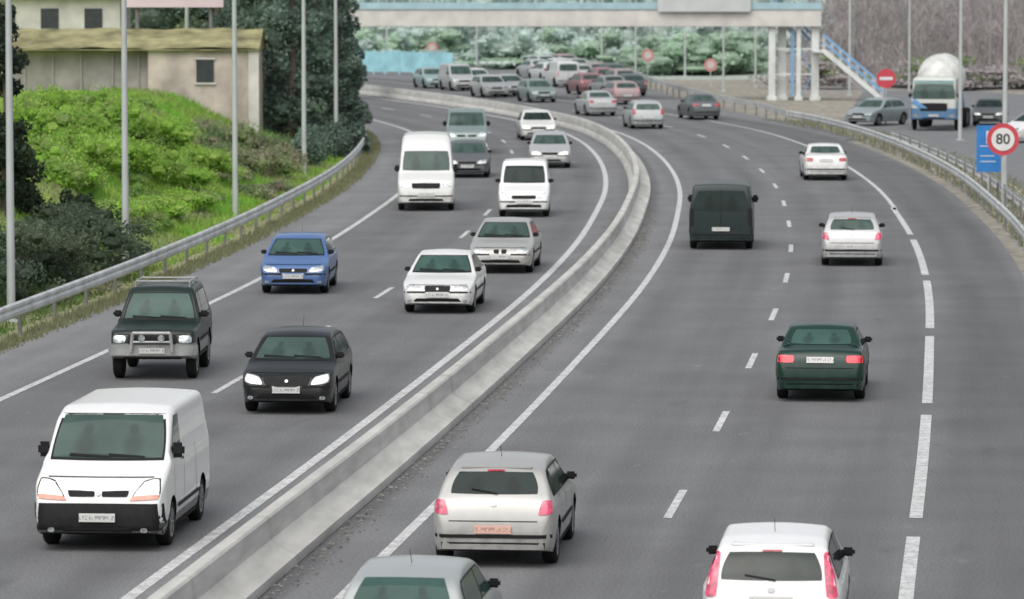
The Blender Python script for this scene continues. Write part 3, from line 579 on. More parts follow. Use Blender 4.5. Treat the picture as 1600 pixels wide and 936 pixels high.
for kd,pm,pxy,lb,aw in [('hatch',PINKR,(976,163),"rosy grey hatchback queuing on the bend",True),('sedan',HSILV,(960,152),"silver saloon queuing on the bend",True),
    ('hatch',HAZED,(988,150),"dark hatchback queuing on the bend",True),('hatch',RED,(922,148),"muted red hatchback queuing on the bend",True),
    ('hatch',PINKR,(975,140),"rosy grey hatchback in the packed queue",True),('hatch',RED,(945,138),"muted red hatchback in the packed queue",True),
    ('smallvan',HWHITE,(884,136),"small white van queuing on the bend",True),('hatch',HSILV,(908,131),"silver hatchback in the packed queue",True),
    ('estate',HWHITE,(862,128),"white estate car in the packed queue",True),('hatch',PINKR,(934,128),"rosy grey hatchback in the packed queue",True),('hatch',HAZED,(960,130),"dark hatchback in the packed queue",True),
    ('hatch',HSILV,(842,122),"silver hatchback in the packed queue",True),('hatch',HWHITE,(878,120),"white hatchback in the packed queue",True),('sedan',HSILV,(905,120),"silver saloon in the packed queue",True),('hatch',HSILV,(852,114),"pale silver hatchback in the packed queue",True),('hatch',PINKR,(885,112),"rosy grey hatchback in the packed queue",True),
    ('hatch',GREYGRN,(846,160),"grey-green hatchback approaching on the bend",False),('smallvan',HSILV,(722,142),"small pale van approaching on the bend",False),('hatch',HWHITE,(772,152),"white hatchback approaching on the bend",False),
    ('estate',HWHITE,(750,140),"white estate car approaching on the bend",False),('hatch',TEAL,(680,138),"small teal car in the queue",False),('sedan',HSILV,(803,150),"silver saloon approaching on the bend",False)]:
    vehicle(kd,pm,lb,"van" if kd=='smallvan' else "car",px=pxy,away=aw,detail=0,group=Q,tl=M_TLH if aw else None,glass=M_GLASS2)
vehicle('hatch',BLUESIL,"pale blue-silver hatchback turned sideways near the footbridge stairs","car",px=(1352,196),away=False,yaw=-.75,detail=1,glass=M_GLASS2)
vehicle('hatch',HAZED,"dark hatchback parked on the side road by the mixer truck","car",px=(1545,196),away=False,yaw=-.3,detail=1)
vehicle('estate',WHITE,"white estate car on the side road beyond the signs","car",px=(1590,222),away=False,yaw=-.9,detail=1)
# mixer truck
CABP=paint("truck_cream",(.52,.55,.50),low=(.09,.20,.34),lowz=1.15)
tr=vehicle('truckcab',CABP,"cement mixer truck with cream and blue cab and white drum","truck",px=(1462,203),detail=1,yaw=-.30,glass=M_GLASS2)
_,bv=get_body('truckcab')
MB=mat("truck_blue",(.10,.25,.46),.45,0,.15,3); MT=mat("truck_teal",(.14,.24,.24),.5,0,.15,3)
patch("blue_stripe",bv,'f',[(-1.15,1.40),(-.72,1.15),(-.3,1.15),(-1.15,1.75)],MB,tr,6,6,0,.02)
patch("sun_visor",bv,'f',[(-1.05,2.38),(1.05,2.38),(1.0,2.56),(-1.0,2.56)],MT,tr,8,2,.05,.05)
for A in 'LR': patch("cab_panel",bv,A,[(-.9,.7),(.9,.7),(.9,1.5),(-.9,1.5)],MB,tr,6,4,.02,.014)
b=Bld(); b.box(-.45,.45,.9,7.6,.75,1.0); b.box(-1.2,1.2,1.15,1.5,.9,1.25); add("chassis",b.mesh("chassis",[M_BLACK],.02),tr)
prof=[(0,.45),(.2,.85),(.8,1.2),(1.9,1.28),(3.4,1.0),(4.6,.5),(4.9,.45)]
dv=[];n=28
for t,r in prof:
    for i in range(n):
        a=2*math.pi*i/n; y=1.3+t; dv.append((r*math.cos(a),y,2.25+t*.18+r*math.sin(a)))
df=[(j*n+i,j*n+(i+1)%n,(j+1)*n+(i+1)%n,(j+1)*n+i) for j in range(len(prof)-1) for i in range(n)]+[tuple(range(n)),tuple(range((len(prof)-1)*n,len(prof)*n))]
add("drum",fixn(mkmesh("drum",dv,df,[mat("drum_white",(.60,.61,.58),.5,0,.25,2)]),.9),tr)
b=Bld(); b.beam((-.9,6.2,1.0),(-.5,6.2,3.4),.12,.12); b.beam((.9,6.2,1.0),(.5,6.2,3.4),.12,.12); b.box(-.5,.5,6.0,6.8,3.0,3.4); add("hopper",b.mesh("hopper",[MB],.03),tr)
for y in(4.4,5.7):
    for sx in(-1,1):
        w=add("wheel",W_TYRE,tr,(sx*1.0,y,.5),(0,0,0 if sx>0 else math.pi),scale=(2.6,1.6,1.6)); add("rim",W_RIM,w)
# ------------------------------------------------ foliage
M_LEAF=attr_mat("foliage",1.2,.82,1.18,.7,trans=.35)
M_BARK=mat("bark",(.12,.10,.085),.9,0,.3,6)
bm=bmesh.new(); bmesh.ops.create_icosphere(bm,subdivisions=2,radius=1); ICV=np.array([v.co[:] for v in bm.verts]); ICF=np.array([[v.index for v in f.verts] for f in bm.faces]); bm.free()
def leaves(clumps,n,size,cols,var=.3,lv=(.7,1.25),core=.0,cored=.8,twig=False):
    P=[];C=[];per=np.array([c[3]*c[4]*c[5] for c in clumps])**(2/3); per=(per/per.sum()*n).astype(int)+3
    cols=np.array(cols); CV=[];CF=[];CCc=[];k0=0
    for c,k in zip(clumps,per):
        d=rng.normal(size=(k,3)); d/=np.linalg.norm(d,axis=1)[:,None]; r=rng.uniform(.45 if not core else .6,1.12,size=(k,1))**.6
        if twig: r=rng.uniform(.05,1.25,size=(k,1))
        P.append(np.array(c[:3])+d*r*np.array(c[3:6])); base=cols[rng.integers(len(cols))]*rng.uniform(1-var,1+var)
        C.append(base*(rng.uniform(*lv,size=(k,1))))
        if core:
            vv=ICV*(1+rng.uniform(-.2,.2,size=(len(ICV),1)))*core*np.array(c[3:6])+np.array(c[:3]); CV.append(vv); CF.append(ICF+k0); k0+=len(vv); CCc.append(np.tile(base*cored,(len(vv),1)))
    P=np.vstack(P); C=np.vstack(C); k=len(P)
    a=rng.normal(size=(k,3)) if not twig else rng.normal(size=(k,3))*np.array([.5,.5,.4])+np.array([0,0,.8]); a/=np.linalg.norm(a,axis=1)[:,None]; b=rng.normal(size=(k,3)); b-=a*(a*b).sum(1)[:,None]; b/=np.linalg.norm(b,axis=1)[:,None]
    s=size*rng.uniform(.5,1.3,size=(k,1)); a*=s; b*=s*(.6 if not twig else .07)
    V=np.stack([P-a,P-b*.9,P+a,P+b],1).reshape(-1,3); F=np.arange(4*k).reshape(-1,4).tolist(); CC=np.repeat(C,4,0)
    if core:
        nv=len(V); V=np.vstack([V]+CV); CC=np.vstack([CC]+CCc); F=F+(np.vstack(CF)+nv).tolist()
    return V,F,CC
def leafobj(name,clumps,n,size,cols,parent=None,var=.3,lv=(.7,1.25),core=0,cored=.8,twig=False,**kw):
    V,F,C=leaves(clumps,n,size,cols,var=var,lv=lv,core=core,cored=cored,twig=twig); return add(name,mkmesh(name,V.tolist(),F,[M_LEAF],colr=C),parent,**kw)
def tree(x,y,h,r,c0,cols,label,n=5000,size=.16,nb=26,shape='cone',group=None):
    z=hg(x,y); e=bpy.data.objects.new("tree",None); COL.objects.link(e); e.location=(x,y,z); e["label"]=label; e["category"]="tree"
    if group: e["group"]=group
    b=Bld(); b.tube((0,0,-.3),(.1,0,h*.5),.02*h,.012*h,9); b.tube((.1,0,h*.5),(0,.1,h*.93),.012*h,.003*h,7); cl=[]
    for i in range(nb):
        t=rng.uniform(0,1)**.9; zz=c0+(h-c0)*t
        rr=r*((1-t)**.75*.95+.12) if shape=='cone' else r*(math.sqrt(max(.05,1-(2*t-.9)**2*.8)))
        a=rng.uniform(0,6.28); q=rng.uniform(.25,.85)*rr; cx,cy=q*math.cos(a),q*math.sin(a)
        b.tube((0,0,max(.2,zz-.3*h*.12)),(cx,cy,zz),.004*h,.0015*h,5)
        s=rng.uniform(.26,.48)*r*(1.15-t*.5); cl.append((cx,cy,zz,s*1.1,s*1.1,s*rng.uniform(.7,1.1)))
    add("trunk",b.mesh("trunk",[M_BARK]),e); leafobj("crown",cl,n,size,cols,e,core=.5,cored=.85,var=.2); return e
def shrub(x,y,rx,ry,h,cols,label,n=1600,size=.09,name="shrub",group=None,nb=9):
    z=hg(x,y); cl=[]
    for i in range(nb):
        a=rng.uniform(0,6.28); q=rng.uniform(0,.85); s=rng.uniform(.22,.42); zz=h*rng.uniform(.15,.7)*(1-.45*q)
        cl.append((q*rx*math.cos(a),q*ry*math.sin(a),zz,s*rx,s*ry,h*rng.uniform(.2,.34)))
    return leafobj(name,cl,n,size,cols,loc=(x,y,z),label=label,category="shrub",group=group,core=.45,cored=.85,var=.14,lv=(.8,1.2))
LIME=[(.27,.48,.07),(.32,.51,.09),(.24,.44,.07),(.35,.49,.12),(.30,.42,.13)]
MIDG=[(.23,.38,.10),(.28,.41,.12),(.21,.33,.10),(.31,.36,.15)]
DULL=[(.22,.30,.14),(.27,.33,.16),(.20,.28,.13),(.31,.31,.20),(.27,.25,.18)]
DARK=[(.05,.075,.045),(.06,.085,.05),(.045,.065,.045)]
PINE=[(.16,.225,.185),(.18,.255,.20),(.15,.205,.17),(.20,.265,.205)]
HEDGE=[(.10,.14,.09),(.12,.155,.095),(.09,.125,.085)]
def atY(px,Y): return ((px-800)*Y/FPX,Y)
GL="lime-green shrubs on the bank"
for px,Y,s,h in [(60,138,1.5,1.4),(110,142,1.7,1.5),(165,146,1.8,1.5),(215,150,1.7,1.3),(265,152,1.6,1.2),(80,150,1.8,1.9),(140,155,1.9,1.8),(195,160,1.9,1.6),(250,162,1.7,1.2),(300,158,1.5,1.1),(40,146,1.6,1.6),(335,160,1.3,.9),(175,135,1.3,.7),(235,140,1.3,.7),(285,146,1.2,.7),(100,136,1.3,1.1),(130,148,1.7,1.7),(60,152,1.7,1.9)]:
    x,y=atY(px,Y); shrub(x,y,s,s*1.2,h,LIME,"bright lime-green leafy shrub on the grassy bank",5200,.045,group=GL,nb=44)
for i in range(30):
    Y=rng.uniform(128,182); d=rng.uniform(2.2,8.5); x=leftX(Y)-d; px_=x/Y*FPX+800
    bright=px_<260; s=rng.uniform(.5,1.0)
    shrub(x,Y,s,s*1.3,rng.uniform(.35,.7),MIDG if bright else DULL,"rounded mid-green shrub on the grassy bank" if bright else "dull olive-green shrub on the grassy bank",2000,.045,group="mixed low shrubs on the bank",nb=18)
for px,Y,s,h in [(350,166,1.2,1.2),(385,170,1.3,1.4),(420,172,1.2,1.2),(445,178,1.2,1.2),(405,180,1.3,1.4),(370,178,1.4,1.3),(465,186,1.0,1.1),(320,170,1.2,1.3),(430,162,.8,.6),(395,158,.8,.6)]:
    x,y=atY(px,Y); shrub(x,y,s,s*1.2,h,DULL,"dull olive-green shrub on the bank below the house",3200,.05,group="olive shrubs below the house",nb=24)
for px,Y,s,h in [(50,127,.45,1.5),(75,125,.4,1.2),(110,128,.5,1.4),(130,130,.4,1.1),(25,126,.6,1.3)]:
    x,y=atY(px,Y); shrub(x,y,s,s,h,DARK,"small dark evergreen bush on the bank",1500,.06,group="dark evergreen bushes on the bank",nb=14)
cl=[]
for i in range(200):
    t=rng.uniform(0,1); y=84+38*t; o=rng.uniform(-16.6,-14.2); p=OFF(y,o); hh=2.5-.8*t; cl.append((p[0],p[1],hg(*p)*.6+rng.uniform(.1,1)*hh*.85,.5,.7,.32))
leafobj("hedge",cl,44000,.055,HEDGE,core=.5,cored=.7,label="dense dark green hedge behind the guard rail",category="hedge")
tree(*atY(4,124),6.0,1.0,.6,DARK,"narrow dark conifer at the top of the hedge",4500,.09,26)
for px,Y,h,r in [(415,200,11,2.0),(455,196,11.5,1.8),(490,203,12,1.7),(528,206,9.0,1.3),(545,198,5.2,.9),(430,212,12,2.2),(505,214,12.5,1.6),(385,212,12,2.0),(340,216,13,2.4)]:
    x,y=atY(px,Y); tree(x,y,h,r,.3,PINE,"dense dark green conifer beside the motorway bend",8000,.12,46,group="conifers beside the bend")
for px,Y in [(495,190),(520,194),(540,196),(560,203),(480,184)]:
    x,y=atY(px,Y); x=min(x,leftX(y)-1.0); shrub(x,y,1.0,1.2,1.9,PINE,"dark green undergrowth at the foot of the conifers",2200,.08,group="undergrowth below the conifers")
for px,Y,h,r in [(230,232,9,2.4),(275,238,10,2.6),(310,225,9,2.0),(120,245,7.5,2.5),(60,240,7.2,2.4),(180,238,8,2.2),(20,236,8,2.4)]:
    x,y=atY(px,Y); tree(x,y,h,r,.8,PINE+DULL[:2],"green tree behind the old house",4200,.17,26,shape='round',group="trees behind the house")
# grass blades
N=90000
Yr=rng.uniform(98,218,N); Dr=rng.uniform(0.15,11,N)
V=[];C=[]
for y,d in zip(Yr,Dr):
    x=leftX(y)-d; z=hg(x,y); a=rng.uniform(0,6.28); w=.03; lx,ly=rng.normal(0,.09,2)
    n=.5+.5*math.sin(x*1.1+y*.25+math.sin(y*.6))*math.sin(y*.21-x*.8); q=rng.uniform(.75,1.2)
    h=rng.uniform(.1,.28)*(1 if d>1 else .5)*(.6+.8*n)
    V+= [(x-w*math.cos(a),y-w*math.sin(a),z-.02),(x+w*math.cos(a),y+w*math.sin(a),z-.02),(x+lx,y+ly,z+h)]
    if n<.32: c=(.31*q,.33*q,.18*q)
    elif n<.72: c=((.25+.08*n)*q,(.40+.06*n)*q,.10*q)
    else: c=(.24*q,.46*q,.08*q)
    if y<120: c=(c[0]*.6,c[1]*.6,c[2]*.8)
    C+= [c,c,c]
add("grass",mkmesh("grass",V,np.arange(3*N).reshape(-1,3).tolist(),[M_LEAF],colr=np.array(C)),kind="stuff",label="bright green grass on the roadside bank",category="grass")
V=[];C=[]
for i in range(14000):
    y=rng.uniform(80,240); right=rng.random()<.45
    o=rng.uniform(10.6,13.5) if right else rng.uniform(-13.3,-12.5); p=OFF(y,o); h=rng.uniform(.03,.16); w=.03
    V+= [(p[0]-w,p[1],-.05),(p[0]+w,p[1],-.05),(p[0]+rng.normal(0,.04),p[1],h)]; q=rng.uniform(.7,1.2); c=(.25*q,.26*q,.15*q); C+=[c]*3
add("grass",mkmesh("verge_grass",V,np.arange(len(V)).reshape(-1,3).tolist(),[M_LEAF],colr=np.array(C)),kind="stuff",label="dry sparse grass along the road verges",category="grass")
def wood(name,x0,x1,y0,y1,h0,h1,cols,nc,n,size,label,core=.75,twig=False,var=.06):
    cl=[]
    for i in range(nc):
        x=rng.uniform(x0,x1); y=rng.uniform(y0,y1); hh=rng.uniform(h0,h1); s=rng.uniform(1.0,2.3)
        for k in range(4): cl.append((x+rng.normal(0,1),y+rng.normal(0,1),max(.5,hh*(k+.6)/4),s*(1.1-.15*k),s,hh*.2))
    return leafobj(name,cl,n,size,cols,kind="stuff",label=label,category="woodland",var=var,lv=(.94,1.06),core=core,cored=1.0,twig=twig)
HAZEG=[(.54,.65,.60),(.57,.68,.63),(.52,.62,.58),(.58,.67,.61)]  # greens paled so the leaf colour itself holds the haze
HAZEF=[(.68,.76,.75),(.71,.78,.77),(.66,.74,.73)]  # furthest row, paler still: haze painted into the foliage
BROWN=[(.42,.385,.38),(.45,.41,.40),(.40,.37,.37),(.43,.41,.39)]  # browns lifted toward grey, distance haze baked into the colour
BROWNF=[(.50,.475,.475),(.52,.49,.49),(.485,.465,.47)]  # rear browns, with more haze painted in
GREENM=[(.42,.57,.42),(.46,.60,.46),(.40,.52,.41)]
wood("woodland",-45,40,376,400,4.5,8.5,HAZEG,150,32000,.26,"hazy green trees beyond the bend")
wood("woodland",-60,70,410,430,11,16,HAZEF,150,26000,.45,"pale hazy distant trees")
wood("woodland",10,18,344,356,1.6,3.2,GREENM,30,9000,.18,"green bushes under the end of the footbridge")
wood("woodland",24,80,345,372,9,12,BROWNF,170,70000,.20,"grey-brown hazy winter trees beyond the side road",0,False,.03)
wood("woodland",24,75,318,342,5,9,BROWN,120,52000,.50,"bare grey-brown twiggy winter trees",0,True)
wood("woodland",20,38,300,316,.8,2.2,BROWN+DULL[:2],30,8000,.15,"low brown scrub beside the side road",.5)
wood("woodland",-75,-20,270,310,6,10,PINE,60,14000,.3,"dark trees beyond the houses",.6)
wood("woodland",-14,12,366,374,1.0,3.4,HAZEG+GREENM,40,10000,.22,"hazy hedge row outside the bend")
b=Bld()
for i in range(90):
    x=rng.uniform(24,70); y=rng.uniform(314,338); h=rng.uniform(3.5,8.5); tx=x+rng.normal(0,.5); b.tube((x,y,0),(tx,y,h),.08,.02,5)
    for k in range(5):
        t=rng.uniform(.35,.85); px0=x+(tx-x)*t; b.tube((px0,y,h*t),(px0+rng.normal(0,1.0),y+rng.normal(0,.5),h*t+rng.uniform(.8,2.0)),.035,.01,4)
add("woodland",b.mesh("bare_trunks",[mat("bare_trunk",(.30,.28,.275),.9,0,.1,3)]),kind="stuff",label="thin bare tree stems and boughs in the brown scrub",category="woodland")
# ------------------------------------------------ lamp posts
M_POLE=mat("lamp_pole_grey",(.50,.53,.52),.5,.2,.12,1)
LG="tall street lamps along the motorway"
b=Bld(); b.tube((0,0,-.3),(0,0,11.4),.105,.06,12); b.box(-.2,.2,-.2,.2,-.3,.06); b.tube((0,0,11.3),(1.6,0,11.9),.05,.04,8); POLE=b.mesh("street_lamp",[M_POLE])
b=Bld(); b.box(1.4,2.15,-.13,.13,11.84,11.98); HEAD=b.mesh("lamp_head",[M_POLE],.04)
def lamp(x,y,flip=False,s=1,label="tall grey steel street lamp standing on the bank"):
    o=add("street_lamp",POLE,None,(x,y,hg(x,y)),(0,0,math.pi if flip else 0),label=label,category="street lamp",group=LG,scale=(s,s,1)); add("lamp_head",HEAD,o)
for px,Y in[(195,121),(367,147),(475,178),(525,196),(15,104),(293,205)]: lamp(*atY(px,Y))
for px,Y in[(1570,155),(1500,214),(1327,290)]: lamp(*atY(px,Y),flip=True,label="grey steel street lamp beside the outer guard rail")
for px,Y in[(605,350),(745,364),(940,364),(993,340),(1070,342),(1130,300),(1420,300),(1180,310)]: lamp(*atY(px,Y),flip=True,s=.8,label="slim pale street lamp beyond the bend")
# ------------------------------------------------ signs
M_SW=mat("sign_white",(.70,.70,.69),.45,0,.1,3); M_SR=mat("sign_red",(.55,.06,.08),.45,0,.1,3); M_SB=mat("sign_blue",(.03,.20,.52),.45,0,.12,3); M_SK=mat("sign_black",(.05,.05,.05),.5,0,0)
def disc(r,y,n=32,thick=.02):
    return Bld().tube((0,y,0),(0,y-thick,0),r,r,n)
def textmesh(s,size,m):
    c=bpy.data.curves.new("t",'FONT'); c.body=s; c.size=size; c.align_x='CENTER'; c.align_y='CENTER'; c.extrude=.003; c.offset=.006
    o=bpy.data.objects.new("t",c); COL.objects.link(o); dg=bpy.context.evaluated_depsgraph_get(); dg.update(); me=bpy.data.meshes.new_from_object(o.evaluated_get(dg)); bpy.data.objects.remove(o)
    me.materials.clear(); me.materials.append(m); return me
def signroot(name,x,y,h,label,post=.035,z=None):
    z=hg(x,y) if z is None else z
    return add(name,Bld().tube((0,.05,-.2),(0,.05,h),post,post,10).mesh("post",[M_POLE]),None,(x,y,z),label=label,category="road sign")
x,y=atY(1567,152.5); zc=H-(217+50)*y/FPX
s=signroot("speed_limit_sign",x,y,zc+.4,"round red-ringed speed limit sign reading 80")
for r,yy,m,nm in[(.56,.0,M_SR,"ring"),(.40,-.025,M_SW,"disc")]:
    add(nm,disc(r,yy).mesh(nm,[m]),s,(0,0,zc-hg(x,y)))
add("number",textmesh("80",.5,M_SK),s,(0,-.055,zc-hg(x,y)),(math.pi/2,0,0))
x,y=atY(1545,156); z0=H-(268+50)*y/FPX; z1=H-(195+50)*y/FPX
s=signroot("blue_sign",x,y,z1,"rectangular blue road sign with white markings on a post")
add("panel",Bld().box(-.43,.43,-.04,0,z0-hg(x,y),z1-hg(x,y)).mesh("panel",[M_SB]),s)
zz=z1-hg(x,y)
b=Bld(); b.box(-.32,.32,-.05,-.045,zz-.75,zz-.72); b.beam((-.05,-.05,zz-.65),(-.05,-.05,zz-.2),.09,.004); b.beam((-.05,-.05,zz-.45),(.22,-.05,zz-.18),.08,.004); b.box(-.30,.2,-.05,-.045,zz-1.1,zz-1.07); b.box(-.30,.25,-.05,-.045,zz-1.3,zz-1.27)
add("symbol",b.mesh("symbol",[M_SW]),s)
def noentry(px,py,Y,r,label):
    x,y=atY(px,Y); zc=H-(py+50)*y/FPX; s=signroot("no_entry_sign",x,y,zc,label,z=0); add("disc",disc(r,0).mesh("disc",[M_SR]),s,(0,0,zc)); add("bar",Bld().box(-r*.68,r*.68,-.035,-.022,-r*.16,r*.16).mesh("bar",[M_SW]),s,(0,0,zc))
noentry(1384,122,236,.52,"round red no entry sign beside the side road")
for px,py,Y in[(675,74,350),(1012,86,328),(1110,101,312)]:
    x,y=atY(px,Y); zc=H-(py+50)*y/FPX; s=signroot("round_sign",x,y,zc,"small round red-ringed road sign beyond the footbridge",z=0); s["group"]="distant round road signs"
    add("ring",disc(.46,0).mesh("ring",[mat("sign_red_pale",(.52,.24,.23),.5,0,.1,3)]),s,(0,0,zc)); add("disc",disc(.28,-.025).mesh("disc",[mat("sign_white_pale",(.52,.47,.44),.5,0,.1,3)]),s,(0,0,zc))  # ring and disc colours faded to imitate distance haze
# ------------------------------------------------ footbridge
BY=279; M_CREAM=mat("bridge_cream",(.62,.60,.56),.7,0,.14,1); M_BLUE=mat("bridge_blue",(.36,.52,.57),.5,0,.12,1.2); M_RB=mat("stair_blue",(.20,.38,.60),.5,0,.12,1.5); M_COLW=mat("column_white",(.66,.68,.66),.7,0,.15,1.5)  # bridge colours made slightly paler to stand for distance haze
e=bpy.data.objects.new("footbridge",None); COL.objects.link(e); e.location=(0,BY,0); e["label"]="cream and blue footbridge spanning the motorway on white columns"; e["category"]="footbridge"
add("deck_beam",Bld().box(-13.5,19.6,0,2.4,4.62,5.72).mesh("deck_beam",[M_CREAM],.03),e)
b=Bld(); b.box(-13.5,19.6,-.08,-.003,5.72,6.12); b.box(-13.5,19.6,2.403,2.5,5.6,6.12); add("fascia",b.mesh("fascia",[M_BLUE]),e)
b=Bld()
for yy in(-.04,2.44):
    for z in(6.4,6.7,7.05): b.beam((-13.5,yy,z),(19.6,yy,z),.05,.05)
    for i in range(34): b.beam((-13.5+i*1.0,yy,6.12),(-13.5+i*1.0,yy,7.05),.05,.05)
add("railing",b.mesh("railing",[M_BLUE]),e)
for cx,w,y0,y1 in[(16.5,.42,.3,1.0),(17.2,.5,1.2,1.9),(18.2,.28,.4,.9),(19.25,.48,.4,1.1),(-12.9,.5,.4,1.6),(-11.4,.35,.4,1.6)]:
    b=Bld(); b.box(cx-w/2,cx+w/2,y0,y1,-.2,4.61); b.box(cx-w/2-.1,cx+w/2+.1,y0-.1,y1+.1,-.2,.2); add("column",b.mesh("column",[M_COLW],.02),e)
b=Bld()
for z in(1.6,3.2): b.beam((16.7,.7,z),(19.0,.7,z),.1,.12,1)
b.beam((18.4,.7,.2),(19.0,.7,1.5),.07,.07); b.beam((18.4,.7,3.1),(19.0,.7,1.7),.07,.07); b.box(17.72,17.9,.5,.7,.2,4.5)
add("bracing",b.mesh("bracing",[M_RB,M_COLW]),e)
b=Bld()
def flight(b,x0,z0,x1,z1,y0,y1):
    n=16
    for yy in(y0,y1): b.beam((x0,yy,z0),(x1,yy,z1),.1,.30,1)
    for i in range(n):
        t=(i+.5)/n; x=x0+(x1-x0)*t; z=z0+(z1-z0)*t; b.box(x-.15,x+.15,y0+.05,y1-.05,z-.02,z+.03,1)
    for yy in(y0,y1):
        b.beam((x0,yy,z0+1.0),(x1,yy,z1+1.0),.08,.11,0); b.beam((x0,yy,z0+.55),(x1,yy,z1+.55),.06,.12,0)
        for i in range(8):
            t=i/7; x=x0+(x1-x0)*t; z=z0+(z1-z0)*t; b.beam((x,yy,z),(x,yy,z+1.0),.05,.05,1)
flight(b,19.7,3.1,23.4,0,-1.4,.1)
flight(b,19.2,3.1,16.9,5.3,2.7,4.0)
b.box(19.0,20.0,-1.4,4.0,3.0,3.12,1)
add("stairs",b.mesh("stairs",[M_RB,M_COLW]),e)
for x0,x1,z0,z1,m,lb in[(9.2,15.1,5.56,7.6,mat("panel_grey",(.54,.56,.56),.5,0,.08,1),"large pale grey sign panel fixed to the footbridge")]:
    o=add("sign_panel",Bld().box(x0,x1,BY-.35,BY-.22,z0,z1).mesh("sign_panel",[m],.02),label=lb,category="sign")
    b=Bld(); [b.beam((x,BY-.22,5.9),(x,BY-.08,5.9),.1,.1) for x in(x0+.6,x1-.6)]; add("bracket",b.mesh("bracket",[M_POST]),o)
M_TQ=mat("turquoise_panel",(.30,.56,.62),.5,0,.2,1.2)
b=Bld(); pts=[(-15.6,349),(-12.6,348),(-10,346),(-6.5,343.5),(-4.6,342)]
for (a0,a1),(b0,b1) in zip(pts[:-1],pts[1:]):
    b.beam((a0,a1,1.05),(b0,b1,.95),.08,1.6)
    for t in(0,.33,.66): b.box(a0+(b0-a0)*t-.06,a0+(b0-a0)*t+.06,a1+(b1-a1)*t-.12,a1+(b1-a1)*t,-.1,1.95)
add("fence",b.mesh("fence",[M_TQ]),label="turquoise panel fence outside the bend",category="fence")
# ------------------------------------------------ houses
M_WALL=mat("house_plaster",(.47,.405,.365),.85,0,.35,.8,bump=.1); M_ROOF=mat("mossy_roof",(.25,.235,.125),.95,0,.5,1.1,bump=.3); M_GREYW=mat("grey_wall",(.31,.285,.28),.9,0,.3,.9); M_WHW=mat("white_wall",(.58,.55,.53),.85,0,.2,1)
hx0,hx1=atY(232,192)[0],atY(404,192)[0]; hy=192
e=bpy.data.objects.new("house",None); COL.objects.link(e); e.location=(0,hy,0); e["label"]="old beige plastered house with a mossy tiled roof on the bank"; e["category"]="house"
b=Bld(); b.box(hx0,hx1,0,6,1.0,4.80); add("wall",b.mesh("wall",[M_WALL]),e)
b=Bld(); b.box(hx1-.42,hx1+.03,-.12,-.004,1.0,4.76); add("corner_pilaster",b.mesh("corner_pilaster",[M_WHW]),e)
gx0=atY(-60,192)[0]
b=Bld(); b.box(gx0,hx0-.01,.5,6,1.0,4.7); add("outbuilding_wall",b.mesh("outbuilding_wall",[M_GREYW]),e)
b=Bld()
xx=gx0
while xx<hx0: b.box(xx,xx+.07,.42,.498,1.0,4.6); xx+=rng.uniform(.8,1.6)
add("wall_post",b.mesh("wall_post",[mat("wall_post",(.35,.33,.32),.9)]),e)
b=Bld(); nxr=46
for (ya,za,yb,zb2) in[(-.25,4.72,3.0,5.52),(3.0,5.52,6.4,4.72)]:
    vv=[];ff=[]
    for i in range(nxr+1):
        x=gx0+(hx1+.06-gx0)*i/nxr
        for j in range(5):
            t=j/4; vv.append((x,ya+(yb-ya)*t,za+(zb2-za)*t+.13+.03*math.sin(x*1.3)+.02*math.sin(x*3.7+t*5)))
    for i in range(nxr):
        for j in range(4): ff.append((i*5+j,(i+1)*5+j,(i+1)*5+j+1,i*5+j+1))
    b.add(vv,ff)
b.add([(gx0,-.25,4.74),(hx1+.06,-.25,4.74),(hx1+.06,6.4,4.74),(gx0,6.4,4.74),(gx0,-.25,4.80),(hx1+.06,-.25,4.80),(hx1+.06,6.4,4.80),(gx0,6.4,4.80),(hx1+.06,3,5.62),(gx0,3,5.62)],[(0,1,5,4),(1,2,6,8,5),(2,3,7,6),(3,0,4,9,7),(0,3,2,1)])
add("roof",b.mesh("roof",[M_ROOF]),e)
wx=atY(321,192)[0]
b=Bld(); b.box(wx-.38,wx+.38,-.06,.06,3.35,4.35); add("window",b.mesh("window",[mat("window_dark",(.05,.055,.065),.2,0,.2,3)]),e)
b=Bld(); b.box(wx-.46,wx+.46,-.09,-.004,3.26,3.345); b.box(wx-.46,wx+.46,-.09,-.004,4.355,4.42); add("window_sill",b.mesh("window_sill",[M_WHW]),e)
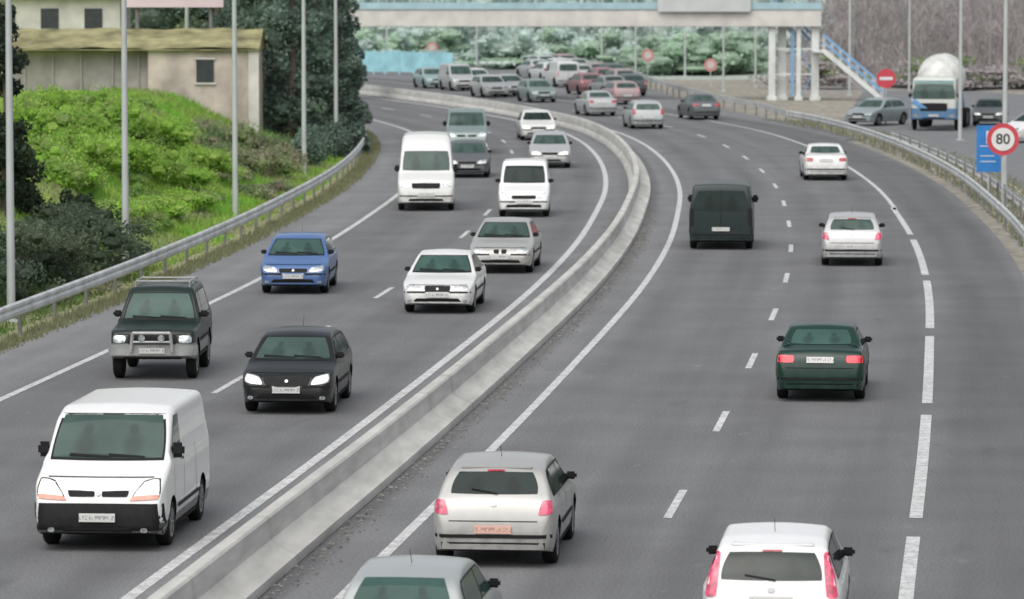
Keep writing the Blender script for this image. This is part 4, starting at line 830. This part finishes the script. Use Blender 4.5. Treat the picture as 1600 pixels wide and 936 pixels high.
e=bpy.data.objects.new("house",None); COL.objects.link(e); e.location=(atY(90,222)[0],222,0); e["label"]="white walled house showing above the mossy roof"; e["category"]="house"
b=Bld(); b.box(-4.5,3.2,0,6,1,6.9); add("wall",b.mesh("wall",[M_WHW]),e)
b=Bld(); b.add([(-4.9,-.5,6.9),(3.6,-.5,6.9),(3.6,6.5,6.9),(-4.9,6.5,6.9),(-4.9,3,8.4),(3.6,3,8.4)],[(0,1,5,4),(2,3,4,5),(0,4,3),(1,2,5),(0,3,2,1)]); add("roof",b.mesh("roof",[mat("tile_red",(.33,.17,.11),.85,0,.2,2)]),e)
for i in(-3,-.8,1.4):
    b=Bld(); b.box(i,i+.9,-.05,.05,5.3,6.3); add("window",b.mesh("window",[MC["window_dark"]]),e)
o=add("billboard",Bld().box(atY(192,200)[0],atY(350,200)[0],200,200.2,6.55,8.6).mesh("billboard",[mat("billboard_pink",(.68,.56,.58),.6,0,.06,1)]),label="pale pink blank billboard standing above the old house",category="billboard")
b=Bld(); [b.tube((x,200.3,2),(x,200.3,8.5),.1) for x in(atY(215,200)[0],atY(330,200)[0])]; add("support_post",b.mesh("support_post",[M_POST]),o)
# ------------------------------------------------ light
w=bpy.data.worlds.new("World"); sc.world=w; w.use_nodes=True; nt=w.node_tree; bg=nt.nodes["Background"]
sky=nt.nodes.new("ShaderNodeTexSky"); sky.sky_type='NISHITA'; sky.sun_disc=False; sky.sun_elevation=math.radians(55); sky.sun_rotation=math.radians(200); sky.dust_density=4; sky.air_density=1.2
hs=nt.nodes.new("ShaderNodeHueSaturation"); hs.inputs['Saturation'].default_value=.35; nt.links.new(sky.outputs[0],hs.inputs['Color']); nt.links.new(hs.outputs[0],bg.inputs[0]); bg.inputs[1].default_value=.15
sl=bpy.data.lights.new("sun",'SUN'); sl.energy=1.5; sl.angle=math.radians(75); sl.color=(1,.98,.95); so=bpy.data.objects.new("sun",sl); COL.objects.link(so); so.rotation_euler=(math.radians(35),0,math.radians(-20))
sc.view_settings.view_transform='Standard'; sc.view_settings.look='None'; sc.view_settings.exposure=0
